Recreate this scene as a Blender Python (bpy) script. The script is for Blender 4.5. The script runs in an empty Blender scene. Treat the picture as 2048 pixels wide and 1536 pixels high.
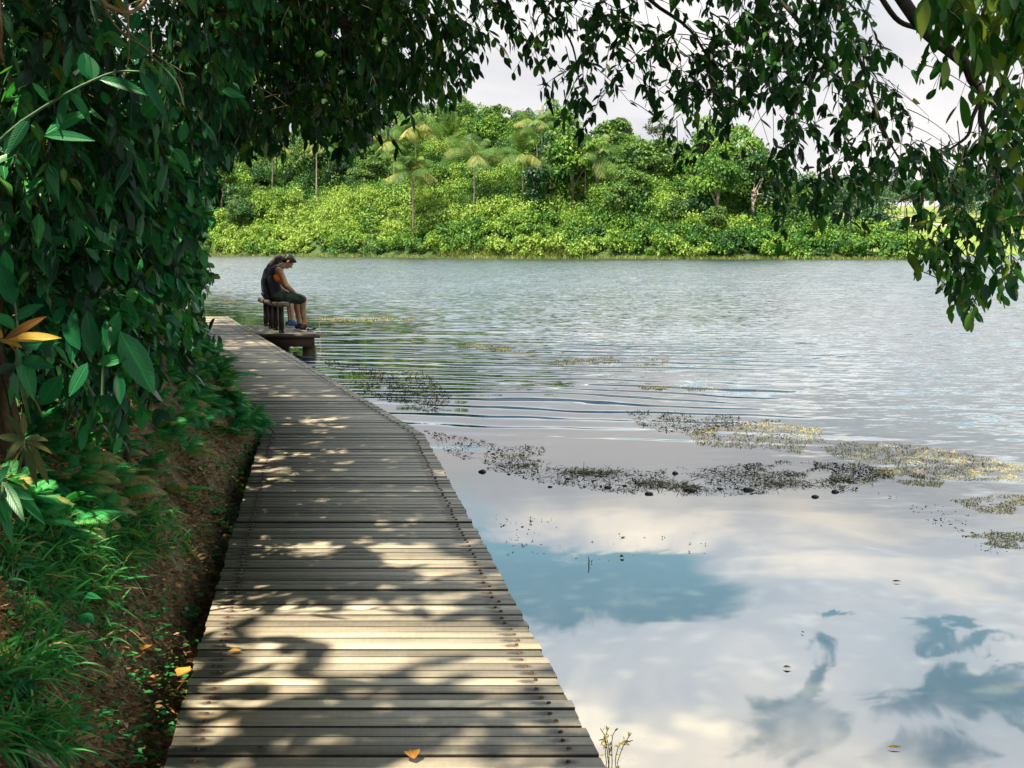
import bpy, bmesh, math, random
import numpy as np
from mathutils import Vector, Matrix
R = math.radians
rng = np.random.default_rng(7)
random.seed(7)
scene = bpy.context.scene
C = scene.collection

# ------------------------------------------------------------------ camera
CAM_H, F_PX, HORIZON = 1.5, 2276.0, 485.0          # eye height, focal length and horizon in photo pixels (2048 x 1536)
PITCH = math.atan((768 - HORIZON) / F_PX)
cam_d = bpy.data.cameras.new('camera')
cam_d.lens = 36.0 * F_PX / 2048.0
cam_d.sensor_width = 36.0
cam_d.clip_start, cam_d.clip_end = 0.05, 3000.0
cam = bpy.data.objects.new('camera', cam_d)
C.objects.link(cam)
cam.location = (0, 0, CAM_H)
cam.rotation_euler = (math.pi / 2 - PITCH, 0, 0)
scene.camera = cam

# ------------------------------------------------------------------ light and exposure
SUN_EL, SUN_AZ = 63.0, 232.0                        # azimuth clockwise from +Y: the sun is behind and to the left
sx, sy, sz = (math.cos(R(SUN_EL)) * math.sin(R(SUN_AZ)), math.cos(R(SUN_EL)) * math.cos(R(SUN_AZ)), math.sin(R(SUN_EL)))
SUNV = np.array([sx, sy, sz])
sd = bpy.data.lights.new('sun', 'SUN')
sd.energy = 4.6
sd.angle = R(0.75)
sd.color = (1.0, 0.86, 0.63)
so = bpy.data.objects.new('sun', sd)
C.objects.link(so)
so.rotation_euler = Vector((sx, sy, sz)).to_track_quat('Z', 'Y').to_euler()
so.location = (0, 0, 60)
scene.view_settings.view_transform = 'Standard'
scene.view_settings.look = 'None'
scene.view_settings.exposure = 1.75
scene.view_settings.gamma = 1.0
scene.render.engine = 'CYCLES'
scene.cycles.use_denoising = True
scene.cycles.max_bounces = 6
scene.cycles.transparent_max_bounces = 6
scene.cycles.sample_clamp_indirect = 4.0

# ------------------------------------------------------------------ small node helper
class NT:
    def __init__(s, tree):
        s.t = tree; s.n = tree.nodes; s.l = tree.links
    def new(s, kind, **kw):
        n = s.n.new(kind)
        for k, v in kw.items():
            setattr(n, k, v)
        return n
    def put(s, sock, v):
        if isinstance(v, bpy.types.NodeSocket): s.l.new(v, sock)
        elif v is not None:
            if hasattr(sock, 'default_value'):
                try: sock.default_value = v
                except Exception: sock.default_value = (*v, 1.0)
    def math(s, op, a, b=None, c=None, clamp=False):
        n = s.new('ShaderNodeMath', operation=op); n.use_clamp = clamp
        s.put(n.inputs[0], a); s.put(n.inputs[1], b)
        if c is not None: s.put(n.inputs[2], c)
        return n.outputs[0]
    def vmath(s, op, a, b=None):
        n = s.new('ShaderNodeVectorMath', operation=op)
        s.put(n.inputs[0], a)
        if b is not None: s.put(n.inputs[1], b)
        return n.outputs[0]
    def noise(s, vec, scale, detail=4, rough=0.5, dist=0.0, out='Fac'):
        n = s.new('ShaderNodeTexNoise')
        s.put(n.inputs['Vector'], vec); s.put(n.inputs['Scale'], scale)
        s.put(n.inputs['Detail'], detail); s.put(n.inputs['Roughness'], rough); s.put(n.inputs['Distortion'], dist)
        return n.outputs[out]
    def ramp(s, fac, stops, interp='LINEAR'):
        n = s.new('ShaderNodeValToRGB')
        cr = n.color_ramp; cr.interpolation = interp
        while len(cr.elements) < len(stops): cr.elements.new(0.5)
        for e, (p, c) in zip(cr.elements, stops):
            e.position = p
            e.color = (c, c, c, 1) if not hasattr(c, '__len__') else (*c, 1)
        s.put(n.inputs[0], fac)
        return n.outputs['Color']
    def mix(s, fac, a, b, mode='MIX'):
        n = s.new('ShaderNodeMix', data_type='RGBA', blend_type=mode)
        s.put(n.inputs[0], fac); s.put(n.inputs[6], a); s.put(n.inputs[7], b)
        return n.outputs[2]
    def smooth(s, v, a, b):
        n = s.new('ShaderNodeMapRange', interpolation_type='SMOOTHSTEP')
        s.put(n.inputs[0], v); s.put(n.inputs[1], a); s.put(n.inputs[2], b)
        return n.outputs[0]
    def sep(s, v):
        n = s.new('ShaderNodeSeparateXYZ'); s.put(n.inputs[0], v)
        return n.outputs
    def comb(s, x, y, z):
        n = s.new('ShaderNodeCombineXYZ')
        s.put(n.inputs[0], x); s.put(n.inputs[1], y); s.put(n.inputs[2], z)
        return n.outputs[0]

# ------------------------------------------------------------------ sky: clear blue overhead, broken cloud, pale veil low down
def build_world():
    w = bpy.data.worlds.new('World'); scene.world = w; w.use_nodes = True
    w.node_tree.nodes.clear()
    T = NT(w.node_tree)
    tc = T.new('ShaderNodeTexCoord').outputs['Generated']
    sky = T.new('ShaderNodeTexSky', sky_type='NISHITA')
    sky.sun_disc = False
    sky.sun_elevation = R(SUN_EL); sky.sun_rotation = R(SUN_AZ)
    sky.dust_density = 0.6; sky.ozone_density = 1.6
    X, Y, Z = T.sep(tc)
    zc = T.math('MAXIMUM', Z, 0.0)
    # cloud layer seen in perspective: direction over height
    den = T.math('ADD', zc, 0.10)
    cu = T.math('DIVIDE', X, den); cv = T.math('DIVIDE', Y, den)
    cvec = T.comb(cu, cv, 3.7)
    big = T.noise(cvec, 0.62, 5, 0.55, 0.35)
    fine = T.noise(cvec, 2.3, 6, 0.6, 0.2)
    body = T.math('ADD', T.math('MULTIPLY', big, 0.8), T.math('MULTIPLY', fine, 0.2))
    cover = T.smooth(body, 0.47, 0.53)
    shade = T.noise(cvec, 1.1, 5, 0.55, 0.6)
    # blue openings among the clouds ahead, at the azimuths and heights where the lake mirrors them
    yy = T.math('MAXIMUM', Y, 0.25)
    a = T.math('DIVIDE', X, yy); b = T.math('DIVIDE', Z, yy)
    wz = T.noise(T.comb(T.math('MULTIPLY', a, 7.0), T.math('MULTIPLY', b, 14.0), 1.3), 1.0, 6, 0.62, 0.6, out='Color')
    wx, wy, _ = T.sep(wz)
    a2 = T.math('ADD', a, T.math('MULTIPLY', T.math('SUBTRACT', wx, 0.5), 0.24))
    b2 = T.math('ADD', b, T.math('MULTIPLY', T.math('SUBTRACT', wy, 0.5), 0.15))
    holes = None
    for (ha, hb, ra, rb) in HOLES:
        da = T.math('DIVIDE', T.math('SUBTRACT', a2, ha), ra); db = T.math('DIVIDE', T.math('SUBTRACT', b2, hb), rb)
        d = T.math('SQRT', T.math('ADD', T.math('MULTIPLY', da, da), T.math('MULTIPLY', db, db)))
        h = T.math('SUBTRACT', 1.0, d)
        holes = h if holes is None else T.math('MAXIMUM', holes, h)
    hole = T.math('MULTIPLY', T.smooth(holes, -0.34, 0.28), T.smooth(T.noise(cvec, 1.9, 5, 0.6, 0.5), 0.24, 0.50), clamp=True)
    ahead = T.smooth(Y, 0.15, 0.45)
    cov_a = T.math('SUBTRACT', 1.0, hole)
    high = T.smooth(Z, 0.45, 0.62)
    use_a = T.math('MULTIPLY', ahead, T.math('SUBTRACT', 1.0, high))
    cov = T.math('ADD', T.math('MULTIPLY', cov_a, use_a), T.math('MULTIPLY', cover, T.math('SUBTRACT', 1.0, use_a)))
    blue = T.mix(1.0, sky.outputs[0], (0.108, 0.120, 0.092, 1), 'MULTIPLY')
    cl = T.ramp(shade, [(0.34, (0.235, 0.29, 0.34)), (0.49, (0.365, 0.39, 0.415)), (0.62, (0.68, 0.62, 0.53)), (0.75, (0.86, 0.76, 0.63))])
    gain = T.math('ADD', 0.60, T.math('MULTIPLY', T.smooth(Z, 0.12, 0.36), T.math('ADD', 0.35, T.math('MULTIPLY', ahead, 0.80))))
    cl = T.mix(1.0, cl, T.comb(gain, gain, gain), 'MULTIPLY')
    col = T.mix(cov, blue, cl)
    # thin veil low over the horizon, still faintly mottled
    veil_c = T.ramp(T.noise(T.vmath('MULTIPLY', tc, (1, 1, 2.2)), 3.4, 6, 0.55, 0.5), [(0.32, (0.200, 0.210, 0.228)), (0.48, (0.262, 0.260, 0.268)), (0.62, (0.315, 0.304, 0.298))])
    veil = T.math('SUBTRACT', 1.0, T.smooth(Z, 0.155, 0.27))
    col = T.mix(veil, col, veil_c)
    bg = T.new('ShaderNodeBackground')
    T.put(bg.inputs[0], col); bg.inputs[1].default_value = 1.0
    out = T.new('ShaderNodeOutputWorld')
    T.l.new(bg.outputs[0], out.inputs[0])

def ray(px, py):
    A, B = (px - 1024) / F_PX, (768 - py) / F_PX
    return np.array([A, math.cos(PITCH) + B * math.sin(PITCH), -math.sin(PITCH) + B * math.cos(PITCH)])
def at(px, py, D):                                   # the point seen at a photo pixel, D metres ahead
    d = ray(px, py); return np.array([0, 0, CAM_H]) + d * (D / d[1])
def on(px, py, z=0.0):                               # the point seen at a photo pixel, on the level z
    d = ray(px, py); return np.array([0, 0, CAM_H]) + d * ((z - CAM_H) / d[2])
def project(P):
    P = np.atleast_2d(P); q = P - np.array([0, 0, CAM_H])
    up = q[:, 1] * math.sin(PITCH) + q[:, 2] * math.cos(PITCH)
    fw = q[:, 1] * math.cos(PITCH) - q[:, 2] * math.sin(PITCH)
    fw = np.where(fw < 0.05, 0.05, fw)
    return 1024 + F_PX * q[:, 0] / fw, 768 - F_PX * up / fw
def hole_at(px, py, rx, ry):
    d = ray(px, py); e = ray(px + rx, py); g = ray(px, py + ry)
    return (d[0] / d[1], -d[2] / d[1], abs(e[0] / e[1] - d[0] / d[1]), abs(g[2] / g[1] - d[2] / d[1]))
HOLES = [hole_at(*h) for h in [(1290, 1185, 190, 60), (1080, 1150, 110, 70), (970, 1060, 60, 90), (1590, 1440, 120, 70), (1610, 1370, 45, 50),
                               (1960, 1360, 150, 35), (1990, 1420, 170, 45), (1860, 1535, 100, 45), (1930, 1275, 80, 16), (1700, 1240, 60, 10)]]
build_world()

# ------------------------------------------------------------------ meshes
class MB:
    """Collects vertices and faces and links them as ONE mesh object."""
    def __init__(s):
        s.v = []; s.f = []; s.tone = []; s.mi = []; s.n = 0; s.uv = []
    def add(s, v, f, tone=0.5, mi=0, uv=None):
        v = np.asarray(v, float).reshape(-1, 3)
        f = np.asarray(f, dtype=np.int64)
        s.v.append(v); s.f.append(f + s.n); s.n += len(v)
        s.tone.append(np.broadcast_to(np.asarray(tone, float), (len(f),)))
        s.mi.append(np.broadcast_to(np.asarray(mi, int), (len(f),)))
        s.uv.append(np.zeros((len(v), 2)) if uv is None else uv)
        return s
    def add_mixed(s, v, faces, tone=0.5, mi=0):
        n0 = s.n
        first = True
        for k in (3, 4, 5, 6, 7, 8):
            fk = [f for f in faces if len(f) == k]
            if not fk: continue
            if first:
                s.add(v, fk, tone, mi); first = False
            else:
                s.f.append(np.asarray(fk) + n0)
                s.tone.append(np.full(len(fk), tone)); s.mi.append(np.full(len(fk), mi, int))
        return s
    def build(s, name, mats, parent=None, smooth=False):
        me = bpy.data.meshes.new(name)
        if s.v:
            V = np.concatenate(s.v).astype(np.float32)
            loops = np.concatenate([f.ravel() for f in s.f]).astype(np.int32)
            tot = np.concatenate([np.full(len(f), f.shape[1]) for f in s.f]).astype(np.int32)
            start = np.concatenate([[0], np.cumsum(tot)[:-1]]).astype(np.int32)
            me.vertices.add(len(V)); me.vertices.foreach_set('co', V.ravel())
            me.loops.add(len(loops)); me.loops.foreach_set('vertex_index', loops)
            me.polygons.add(len(tot)); me.polygons.foreach_set('loop_start', start)
            me.polygons.foreach_set('material_index', np.concatenate(s.mi).astype(np.int32))
            me.update(calc_edges=True)
            a = me.attributes.new('tone', 'FLOAT', 'FACE'); a.data.foreach_set('value', np.concatenate(s.tone).astype(np.float32))
            U = np.concatenate(s.uv)
            if np.any(U):
                a = me.attributes.new('leafuv', 'FLOAT2', 'POINT'); a.data.foreach_set('vector', U.astype(np.float32).ravel())
            if smooth: me.polygons.foreach_set('use_smooth', np.ones(len(tot), bool))
        for m in (mats if isinstance(mats, (list, tuple)) else [mats]): me.materials.append(m)
        o = bpy.data.objects.new(name, me); C.objects.link(o)
        if parent is not None: o.parent = parent
        return o

def tag(o, label=None, cat=None, group=None, kind=None):
    if label: o['label'] = label
    if cat: o['category'] = cat
    if group: o['group'] = group
    if kind: o['kind'] = kind
    return o
def thing(name, label, cat, loc=(0, 0, 0), rz=0.0, group=None):
    o = bpy.data.objects.new(name, None); C.objects.link(o)
    o.empty_display_size = 0.1
    o.location = [float(c) for c in loc]; o.rotation_euler = (0, 0, rz)
    return tag(o, label, cat, group)
def copy_thing(o, loc, rz=0.0, sc=1.0, label=None):
    c = o.copy(); C.objects.link(c)
    c.location = [float(q) for q in loc]; c.rotation_euler = (0, 0, rz); c.scale = (sc, sc, sc)
    if label: c['label'] = label
    for ch in list(o.children):
        d = ch.copy(); C.objects.link(d); d.parent = c
    return c

def unit(v):
    v = np.asarray(v, float)
    return v / np.maximum(np.linalg.norm(v, axis=-1, keepdims=True), 1e-9)
def rnd_unit(n):
    return unit(rng.normal(size=(n, 3)))
def tube(pts, rad, sides=7, cap=True):
    pts = np.asarray(pts, float); n = len(pts); rad = np.broadcast_to(np.asarray(rad, float), (n,))
    t = unit(np.gradient(pts, axis=0))
    ref = np.array([0, 0, 1.0]) if abs(t[0][2]) < 0.9 else np.array([1.0, 0, 0])
    V = []
    s = unit(np.cross(t[0], ref))
    for i in range(n):
        s = unit(s - t[i] * np.dot(s, t[i])); u = np.cross(s, t[i])
        for k in range(sides):
            a = 2 * math.pi * k / sides
            V.append(pts[i] + rad[i] * (math.cos(a) * s + math.sin(a) * u))
    F = [[i * sides + k, i * sides + (k + 1) % sides, (i + 1) * sides + (k + 1) % sides, (i + 1) * sides + k] for i in range(n - 1) for k in range(sides)]
    V = np.array(V)
    if cap:                                           # close the ends with a fan of quads onto the end points
        m = len(V)
        V = np.vstack([V, pts[0], pts[-1]])
        for k in range(0, sides):
            F.append([m, (k + 1) % sides, k, k]) if False else None
    return V, F
def spline(pts, n=16):
    pts = np.asarray(pts, float); m = len(pts)
    out = []
    P = np.vstack([2 * pts[0] - pts[1], pts, 2 * pts[-1] - pts[-2]])
    for i in range(m - 1):
        k = max(2, n // (m - 1))
        for j in range(k):
            t = j / k
            p0, p1, p2, p3 = P[i], P[i + 1], P[i + 2], P[i + 3]
            out.append(0.5 * ((2 * p1) + (-p0 + p2) * t + (2 * p0 - 5 * p1 + 4 * p2 - p3) * t * t + (-p0 + 3 * p1 - 3 * p2 + p3) * t ** 3))
    out.append(pts[-1])
    return np.array(out)
def box(mb, x0, x1, y0, y1, z0, z1, tone=0.5, mi=0, skew=0.0, M=None):
    """skew: x shifts by skew * (y - y0)"""
    v = np.array([[x + skew * (y - y0), y, z] for z in (z0, z1) for y in (y0, y1) for x in (x0, x1)], float)
    if M is not None: v = v @ M[:3, :3].T + M[:3, 3]
    mb.add(v, [[0, 2, 3, 1], [4, 5, 7, 6], [0, 1, 5, 4], [2, 6, 7, 3], [0, 4, 6, 2], [1, 3, 7, 5]], tone, mi)

# leaf outlines: rows (u along, half width, lift) with three points each, the ends closed to one point
def leaf_template(rows, cols=3):
    V = [(0, 0, 0)]; F3 = []; F4 = []
    for (u, w, fold) in rows:
        if cols == 3: V += [(u, -w, fold), (u, 0, 0), (u, w, fold)]
        else: V += [(u, -w, 0), (u, w, 0)]
    V.append((1, 0, 0)); n = len(rows); last = len(V) - 1
    for k in range(cols - 1): F3.append((0, 1 + k, 2 + k))
    for r in range(n - 1):
        for k in range(cols - 1):
            a = 1 + r * cols + k; F4.append((a, a + cols, a + cols + 1, a + 1))
    b = 1 + (n - 1) * cols
    for k in range(cols - 1): F3.append((b + k, last, b + k + 1))
    return np.array(V, float), np.array(F3), np.array(F4) if F4 else None
LEAF_FINE = leaf_template([(0.12, 0.30, 0.10), (0.32, 0.92, 0.22), (0.52, 1.0, 0.22), (0.74, 0.66, 0.14), (0.9, 0.22, 0.05)])
LEAF_MID = leaf_template([(0.22, 0.75, 0.16), (0.5, 1.0, 0.2), (0.8, 0.48, 0.1)])
LEAF_BLUNT = leaf_template([(0.10, 0.34, 0.10), (0.30, 0.80, 0.2), (0.56, 1.0, 0.22), (0.80, 0.84, 0.14), (0.94, 0.42, 0.05)])
LEAF_LANCE = leaf_template([(0.10, 0.42, 0.10), (0.26, 0.86, 0.2), (0.42, 0.92, 0.2), (0.66, 0.58, 0.14), (0.86, 0.22, 0.05)])
LEAF_BLUNT_MID = leaf_template([(0.22, 0.66, 0.14), (0.55, 1.0, 0.2), (0.86, 0.66, 0.1)])
LEAF_FLAT = leaf_template([(0.28, 0.85, 0), (0.68, 0.8, 0)], 2)
BLADE = leaf_template([(0.08, 0.35, 0.12), (0.22, 0.8, 0.22), (0.4, 1.0, 0.25), (0.58, 0.95, 0.22), (0.75, 0.7, 0.18), (0.89, 0.36, 0.1)])
STRIP = leaf_template([(0.15, 0.9, 0), (0.4, 1.0, 0), (0.7, 0.7, 0)], 2)
def _diamond():
    return np.array([(0, 0, 0), (0.45, -1, 0.0), (1, 0, 0), (0.45, 1, 0.0)], float), np.array([(0, 1, 2), (0, 2, 3)]), None
LEAF_TINY = _diamond()
def leaves(mb, tpl, pos, axis, nrm, L, W, droop=0.0, tone=0.5, mi=0, uv=False):
    """Adds N leaves at pos along axis, face normal nrm, length L and half width W (metres); droop bends them towards the ground."""
    V, F3, F4 = tpl
    pos = np.asarray(pos, float); N = len(pos)
    if N == 0: return
    axis = unit(axis); nrm = np.asarray(nrm, float)
    nrm = unit(nrm - axis * np.sum(nrm * axis, 1, keepdims=True)); side = np.cross(axis, nrm)
    L = np.broadcast_to(np.asarray(L, float), (N,)); W = np.broadcast_to(np.asarray(W, float), (N,))
    droop = np.broadcast_to(np.asarray(droop, float), (N,))
    u, v, w = V[:, 0], V[:, 1], V[:, 2]
    ff = rng.uniform(-0.6, 2.4, N)
    P = pos[:, None] + axis[:, None] * (u[None] * L[:, None])[..., None] + side[:, None] * (v[None] * W[:, None])[..., None] \
        + nrm[:, None] * (w[None] * (W * ff)[:, None])[..., None]
    P[..., 2] -= droop[:, None] * L[:, None] * (u ** 2)[None]
    k = len(V); off = (np.arange(N) * k)
    tone = np.broadcast_to(np.asarray(tone, float), (N,))
    U = np.tile(V[:, :2], (N, 1)) if uv else None
    if F4 is None:
        mb.add(P.reshape(-1, 3), (F3[None] + off[:, None, None]).reshape(-1, 3), np.repeat(tone, len(F3)), mi, U)
    else:
        n0 = mb.n
        mb.add(P.reshape(-1, 3), (F4[None] + off[:, None, None]).reshape(-1, 4), np.repeat(tone, len(F4)), mi, U)
        mb.f.append((F3[None] + off[:, None, None]).reshape(-1, 3) + n0)
        mb.tone.append(np.repeat(tone, len(F3))); mb.mi.append(np.full(N * len(F3), mi, int))

def inside(poly, x, y):
    poly = np.asarray(poly, float); x = np.asarray(x); y = np.asarray(y)
    r = np.zeros(x.shape, bool); j = len(poly) - 1
    for i in range(len(poly)):
        xi, yi = poly[i]; xj, yj = poly[j]
        c = ((yi > y) != (yj > y)) & (x < (xj - xi) * (y - yi) / (yj - yi + 1e-12) + xi)
        r ^= c; j = i
    return r

# cheap smooth value noise for shaping terrain and scattering
_perm = np.random.default_rng(3).random((64, 64))
def vnoise(x, y):
    x = np.asarray(x, float); y = np.asarray(y, float)
    xi = np.floor(x).astype(int); yi = np.floor(y).astype(int); fx = x - xi; fy = y - yi
    fx = fx * fx * (3 - 2 * fx); fy = fy * fy * (3 - 2 * fy)
    g = lambda a, b: _perm[a % 64, b % 64]
    return (g(xi, yi) * (1 - fx) + g(xi + 1, yi) * fx) * (1 - fy) + (g(xi, yi + 1) * (1 - fx) + g(xi + 1, yi + 1) * fx) * fy
def fbm(x, y, o=4):
    s = 0; a = 0.5
    for k in range(o):
        s = s + a * vnoise(x * 2 ** k + 17.3 * k, y * 2 ** k + 5.1 * k); a *= 0.5
    return s
def sstep(a, b, x):
    t = np.clip((np.asarray(x, float) - a) / (b - a), 0, 1); return t * t * (3 - 2 * t)

# ------------------------------------------------------------------ materials
def mat(name):
    m = bpy.data.materials.new(name); m.use_nodes = True
    m.node_tree.nodes.clear()
    T = NT(m.node_tree)
    out = T.new('ShaderNodeOutputMaterial')
    return m, T, out
def principled(T, out, color, rough=0.6, bump=None, spec=0.5, ior=1.45, metal=0.0, bump_d=1.0, link=True):
    b = T.new('ShaderNodeBsdfPrincipled')
    T.put(b.inputs['Base Color'], color); T.put(b.inputs['Roughness'], rough)
    b.inputs['Specular IOR Level'].default_value = spec; b.inputs['IOR'].default_value = ior; b.inputs['Metallic'].default_value = metal
    if bump is not None:
        n = T.new('ShaderNodeBump'); n.inputs['Distance'].default_value = bump_d
        T.put(n.inputs['Height'], bump); T.l.new(n.outputs[0], b.inputs['Normal'])
    if link: T.l.new(b.outputs[0], out.inputs[0])
    return b
def leaf_mat(name, stops, trans=0.35, rough=0.42, veins=False, spec=0.28, jitter=0.6):
    m, T, out = mat(name)
    tone = T.new('ShaderNodeAttribute', attribute_name='tone').outputs['Fac']
    pos = T.new('ShaderNodeNewGeometry').outputs['Position']
    t2 = T.math('ADD', tone, T.math('MULTIPLY', T.math('SUBTRACT', T.noise(pos, 2.5, 2), 0.5), 0.25 * jitter))
    col = T.ramp(t2, stops)
    bump = None
    if veins:
        uv = T.new('ShaderNodeAttribute', attribute_name='leafuv').outputs['Vector']
        U, V, _ = T.sep(uv)
        av = T.math('ABSOLUTE', V)
        rib = T.math('SUBTRACT', 1.0, T.smooth(av, 0.02, 0.14))
        vein = T.math('SINE', T.math('MULTIPLY', T.math('SUBTRACT', U, T.math('MULTIPLY', av, 0.22)), 70.0))
        vein = T.smooth(vein, 0.6, 1.0)
        col = T.mix(T.math('MULTIPLY', rib, 0.45), col, T.mix(1.0, col, (2.6, 2.0, 1.6, 1), 'MULTIPLY'))
        blot = T.smooth(T.noise(pos, 26.0, 4, 0.6), 0.60, 0.72)
        col = T.mix(T.math('MULTIPLY', blot, 0.35), col, T.mix(1.0, col, (2.2, 1.1, 0.8, 1), 'MULTIPLY'))
        bump = T.math('MULTIPLY', T.math('ADD', vein, T.math('MULTIPLY', rib, 2.0)), 0.0008)
    b = principled(T, out, col, rough, bump, spec=spec, link=False)
    tr = T.new('ShaderNodeBsdfTranslucent')
    T.put(tr.inputs[0], T.mix(1.0, col, (1.35, 1.25, 0.45, 1), 'MULTIPLY'))
    mx = T.new('ShaderNodeMixShader'); mx.inputs[0].default_value = trans
    T.l.new(b.outputs[0], mx.inputs[1]); T.l.new(tr.outputs[0], mx.inputs[2]); T.l.new(mx.outputs[0], out.inputs[0])
    return m
def simple_mat(name, c1, c2, scale=8.0, rough=0.7, bump=0.0, spec=0.3, stretch=(1, 1, 1), detail=5, metal=0.0):
    m, T, out = mat(name)
    co = T.new('ShaderNodeTexCoord').outputs['Object']
    v = T.vmath('MULTIPLY', co, stretch)
    n = T.noise(v, scale, detail, 0.6)
    col = T.ramp(n, [(0.3, c1), (0.7, c2)])
    principled(T, out, col, rough, T.math('MULTIPLY', n, bump) if bump else None, spec=spec, metal=metal)
    return m

M = {}
# leaves by kind, base colours
M['canopy'] = leaf_mat('canopy_leaf', [(0.0, (0.006, 0.026, 0.008)), (0.45, (0.010, 0.060, 0.014)), (0.8, (0.028, 0.13, 0.018)), (1.0, (0.13, 0.20, 0.025))], 0.36, 0.45)
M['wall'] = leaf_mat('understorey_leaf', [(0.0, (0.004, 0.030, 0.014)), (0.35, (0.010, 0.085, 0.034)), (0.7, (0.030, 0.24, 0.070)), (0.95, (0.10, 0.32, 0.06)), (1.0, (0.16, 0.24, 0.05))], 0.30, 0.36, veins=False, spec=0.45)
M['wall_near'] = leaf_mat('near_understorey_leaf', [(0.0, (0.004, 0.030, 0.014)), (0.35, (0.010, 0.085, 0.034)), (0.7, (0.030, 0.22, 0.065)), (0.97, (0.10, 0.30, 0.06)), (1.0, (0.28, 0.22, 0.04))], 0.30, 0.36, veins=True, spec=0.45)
M['ginger'] = leaf_mat('broad_leaf', [(0.0, (0.006, 0.075, 0.032)), (0.5, (0.012, 0.14, 0.050)), (1.0, (0.035, 0.26, 0.07))], 0.28, 0.34, veins=True)
M['dead'] = leaf_mat('withered_leaf', [(0.0, (0.07, 0.035, 0.012)), (0.4, (0.17, 0.085, 0.025)), (0.75, (0.45, 0.22, 0.035)), (1.0, (0.62, 0.40, 0.08))], 0.25, 0.6, veins=True, spec=0.25)
M['palmish'] = leaf_mat('faded_palm_leaf', [(0.0, (0.03, 0.06, 0.02)), (0.5, (0.08, 0.11, 0.035)), (1.0, (0.20, 0.17, 0.07))], 0.3, 0.5, veins=True)
M['fern'] = leaf_mat('fern_leaf', [(0.0, (0.018, 0.17, 0.055)), (0.5, (0.035, 0.28, 0.085)), (0.85, (0.08, 0.38, 0.10)), (1.0, (0.34, 0.3, 0.11))], 0.40, 0.5)
M['grass'] = leaf_mat('grass_blade', [(0.0, (0.018, 0.13, 0.040)), (0.5, (0.040, 0.24, 0.065)), (0.82, (0.10, 0.34, 0.085)), (0.92, (0.36, 0.34, 0.13)), (1.0, (0.42, 0.32, 0.16))], 0.35, 0.45)
M['litter'] = leaf_mat('fallen_leaf', [(0.0, (0.035, 0.020, 0.010)), (0.35, (0.13, 0.075, 0.032)), (0.7, (0.30, 0.18, 0.07)), (0.9, (0.48, 0.27, 0.08)), (1.0, (0.60, 0.44, 0.24))], 0.1, 0.65, spec=0.25)
M['far'] = leaf_mat('hillside_leaf', [(0.0, (0.012, 0.055, 0.016)), (0.35, (0.050, 0.150, 0.022)), (0.7, (0.13, 0.235, 0.026)), (1.0, (0.22, 0.33, 0.065))], 0.22, 0.55)
M['far_dark'] = leaf_mat('dark_tree_leaf', [(0.0, (0.010, 0.042, 0.018)), (0.5, (0.028, 0.088, 0.024)), (1.0, (0.09, 0.17, 0.030))], 0.22, 0.5)
M['far_grey'] = leaf_mat('thin_tree_leaf', [(0.0, (0.05, 0.085, 0.045)), (0.5, (0.10, 0.135, 0.065)), (1.0, (0.22, 0.20, 0.11))], 0.25, 0.6)
M['palm'] = leaf_mat('palm_frond', [(0.0, (0.03, 0.085, 0.02)), (0.5, (0.075, 0.16, 0.03)), (0.8, (0.18, 0.21, 0.05)), (1.0, (0.34, 0.29, 0.10))], 0.28, 0.5)
M['haze_tree'] = leaf_mat('haze_tinted_leaf', [(0.0, (0.028, 0.07, 0.045)), (0.6, (0.055, 0.115, 0.055)), (1.0, (0.11, 0.16, 0.06))], 0.2, 0.6)  # bluish distance haze is tinted into this leaf colour
M['weed'] = leaf_mat('water_weed', [(0.0, (0.02, 0.022, 0.012)), (0.4, (0.11, 0.10, 0.035)), (0.75, (0.30, 0.27, 0.09)), (1.0, (0.50, 0.42, 0.20))], 0.2, 0.6, spec=0.2)
M['bark'] = simple_mat('bark', (0.012, 0.010, 0.008), (0.085, 0.070, 0.055), 14, 0.85, 0.01, stretch=(1, 1, 0.35))
M['pale_bark'] = simple_mat('pale_bark', (0.16, 0.13, 0.10), (0.38, 0.33, 0.27), 5, 0.85, 0.0)
M['twig'] = simple_mat('twig', (0.03, 0.024, 0.014), (0.10, 0.075, 0.04), 25, 0.8)
M['vine'] = simple_mat('woody_vine', (0.10, 0.055, 0.025), (0.32, 0.20, 0.10), 18, 0.8, 0.004)
M['stem'] = simple_mat('green_stem', (0.03, 0.09, 0.045), (0.10, 0.17, 0.09), 9, 0.5)
M['rock'] = simple_mat('wet_rock', (0.012, 0.011, 0.010), (0.05, 0.042, 0.034), 16, 0.5, 0.01)

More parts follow.
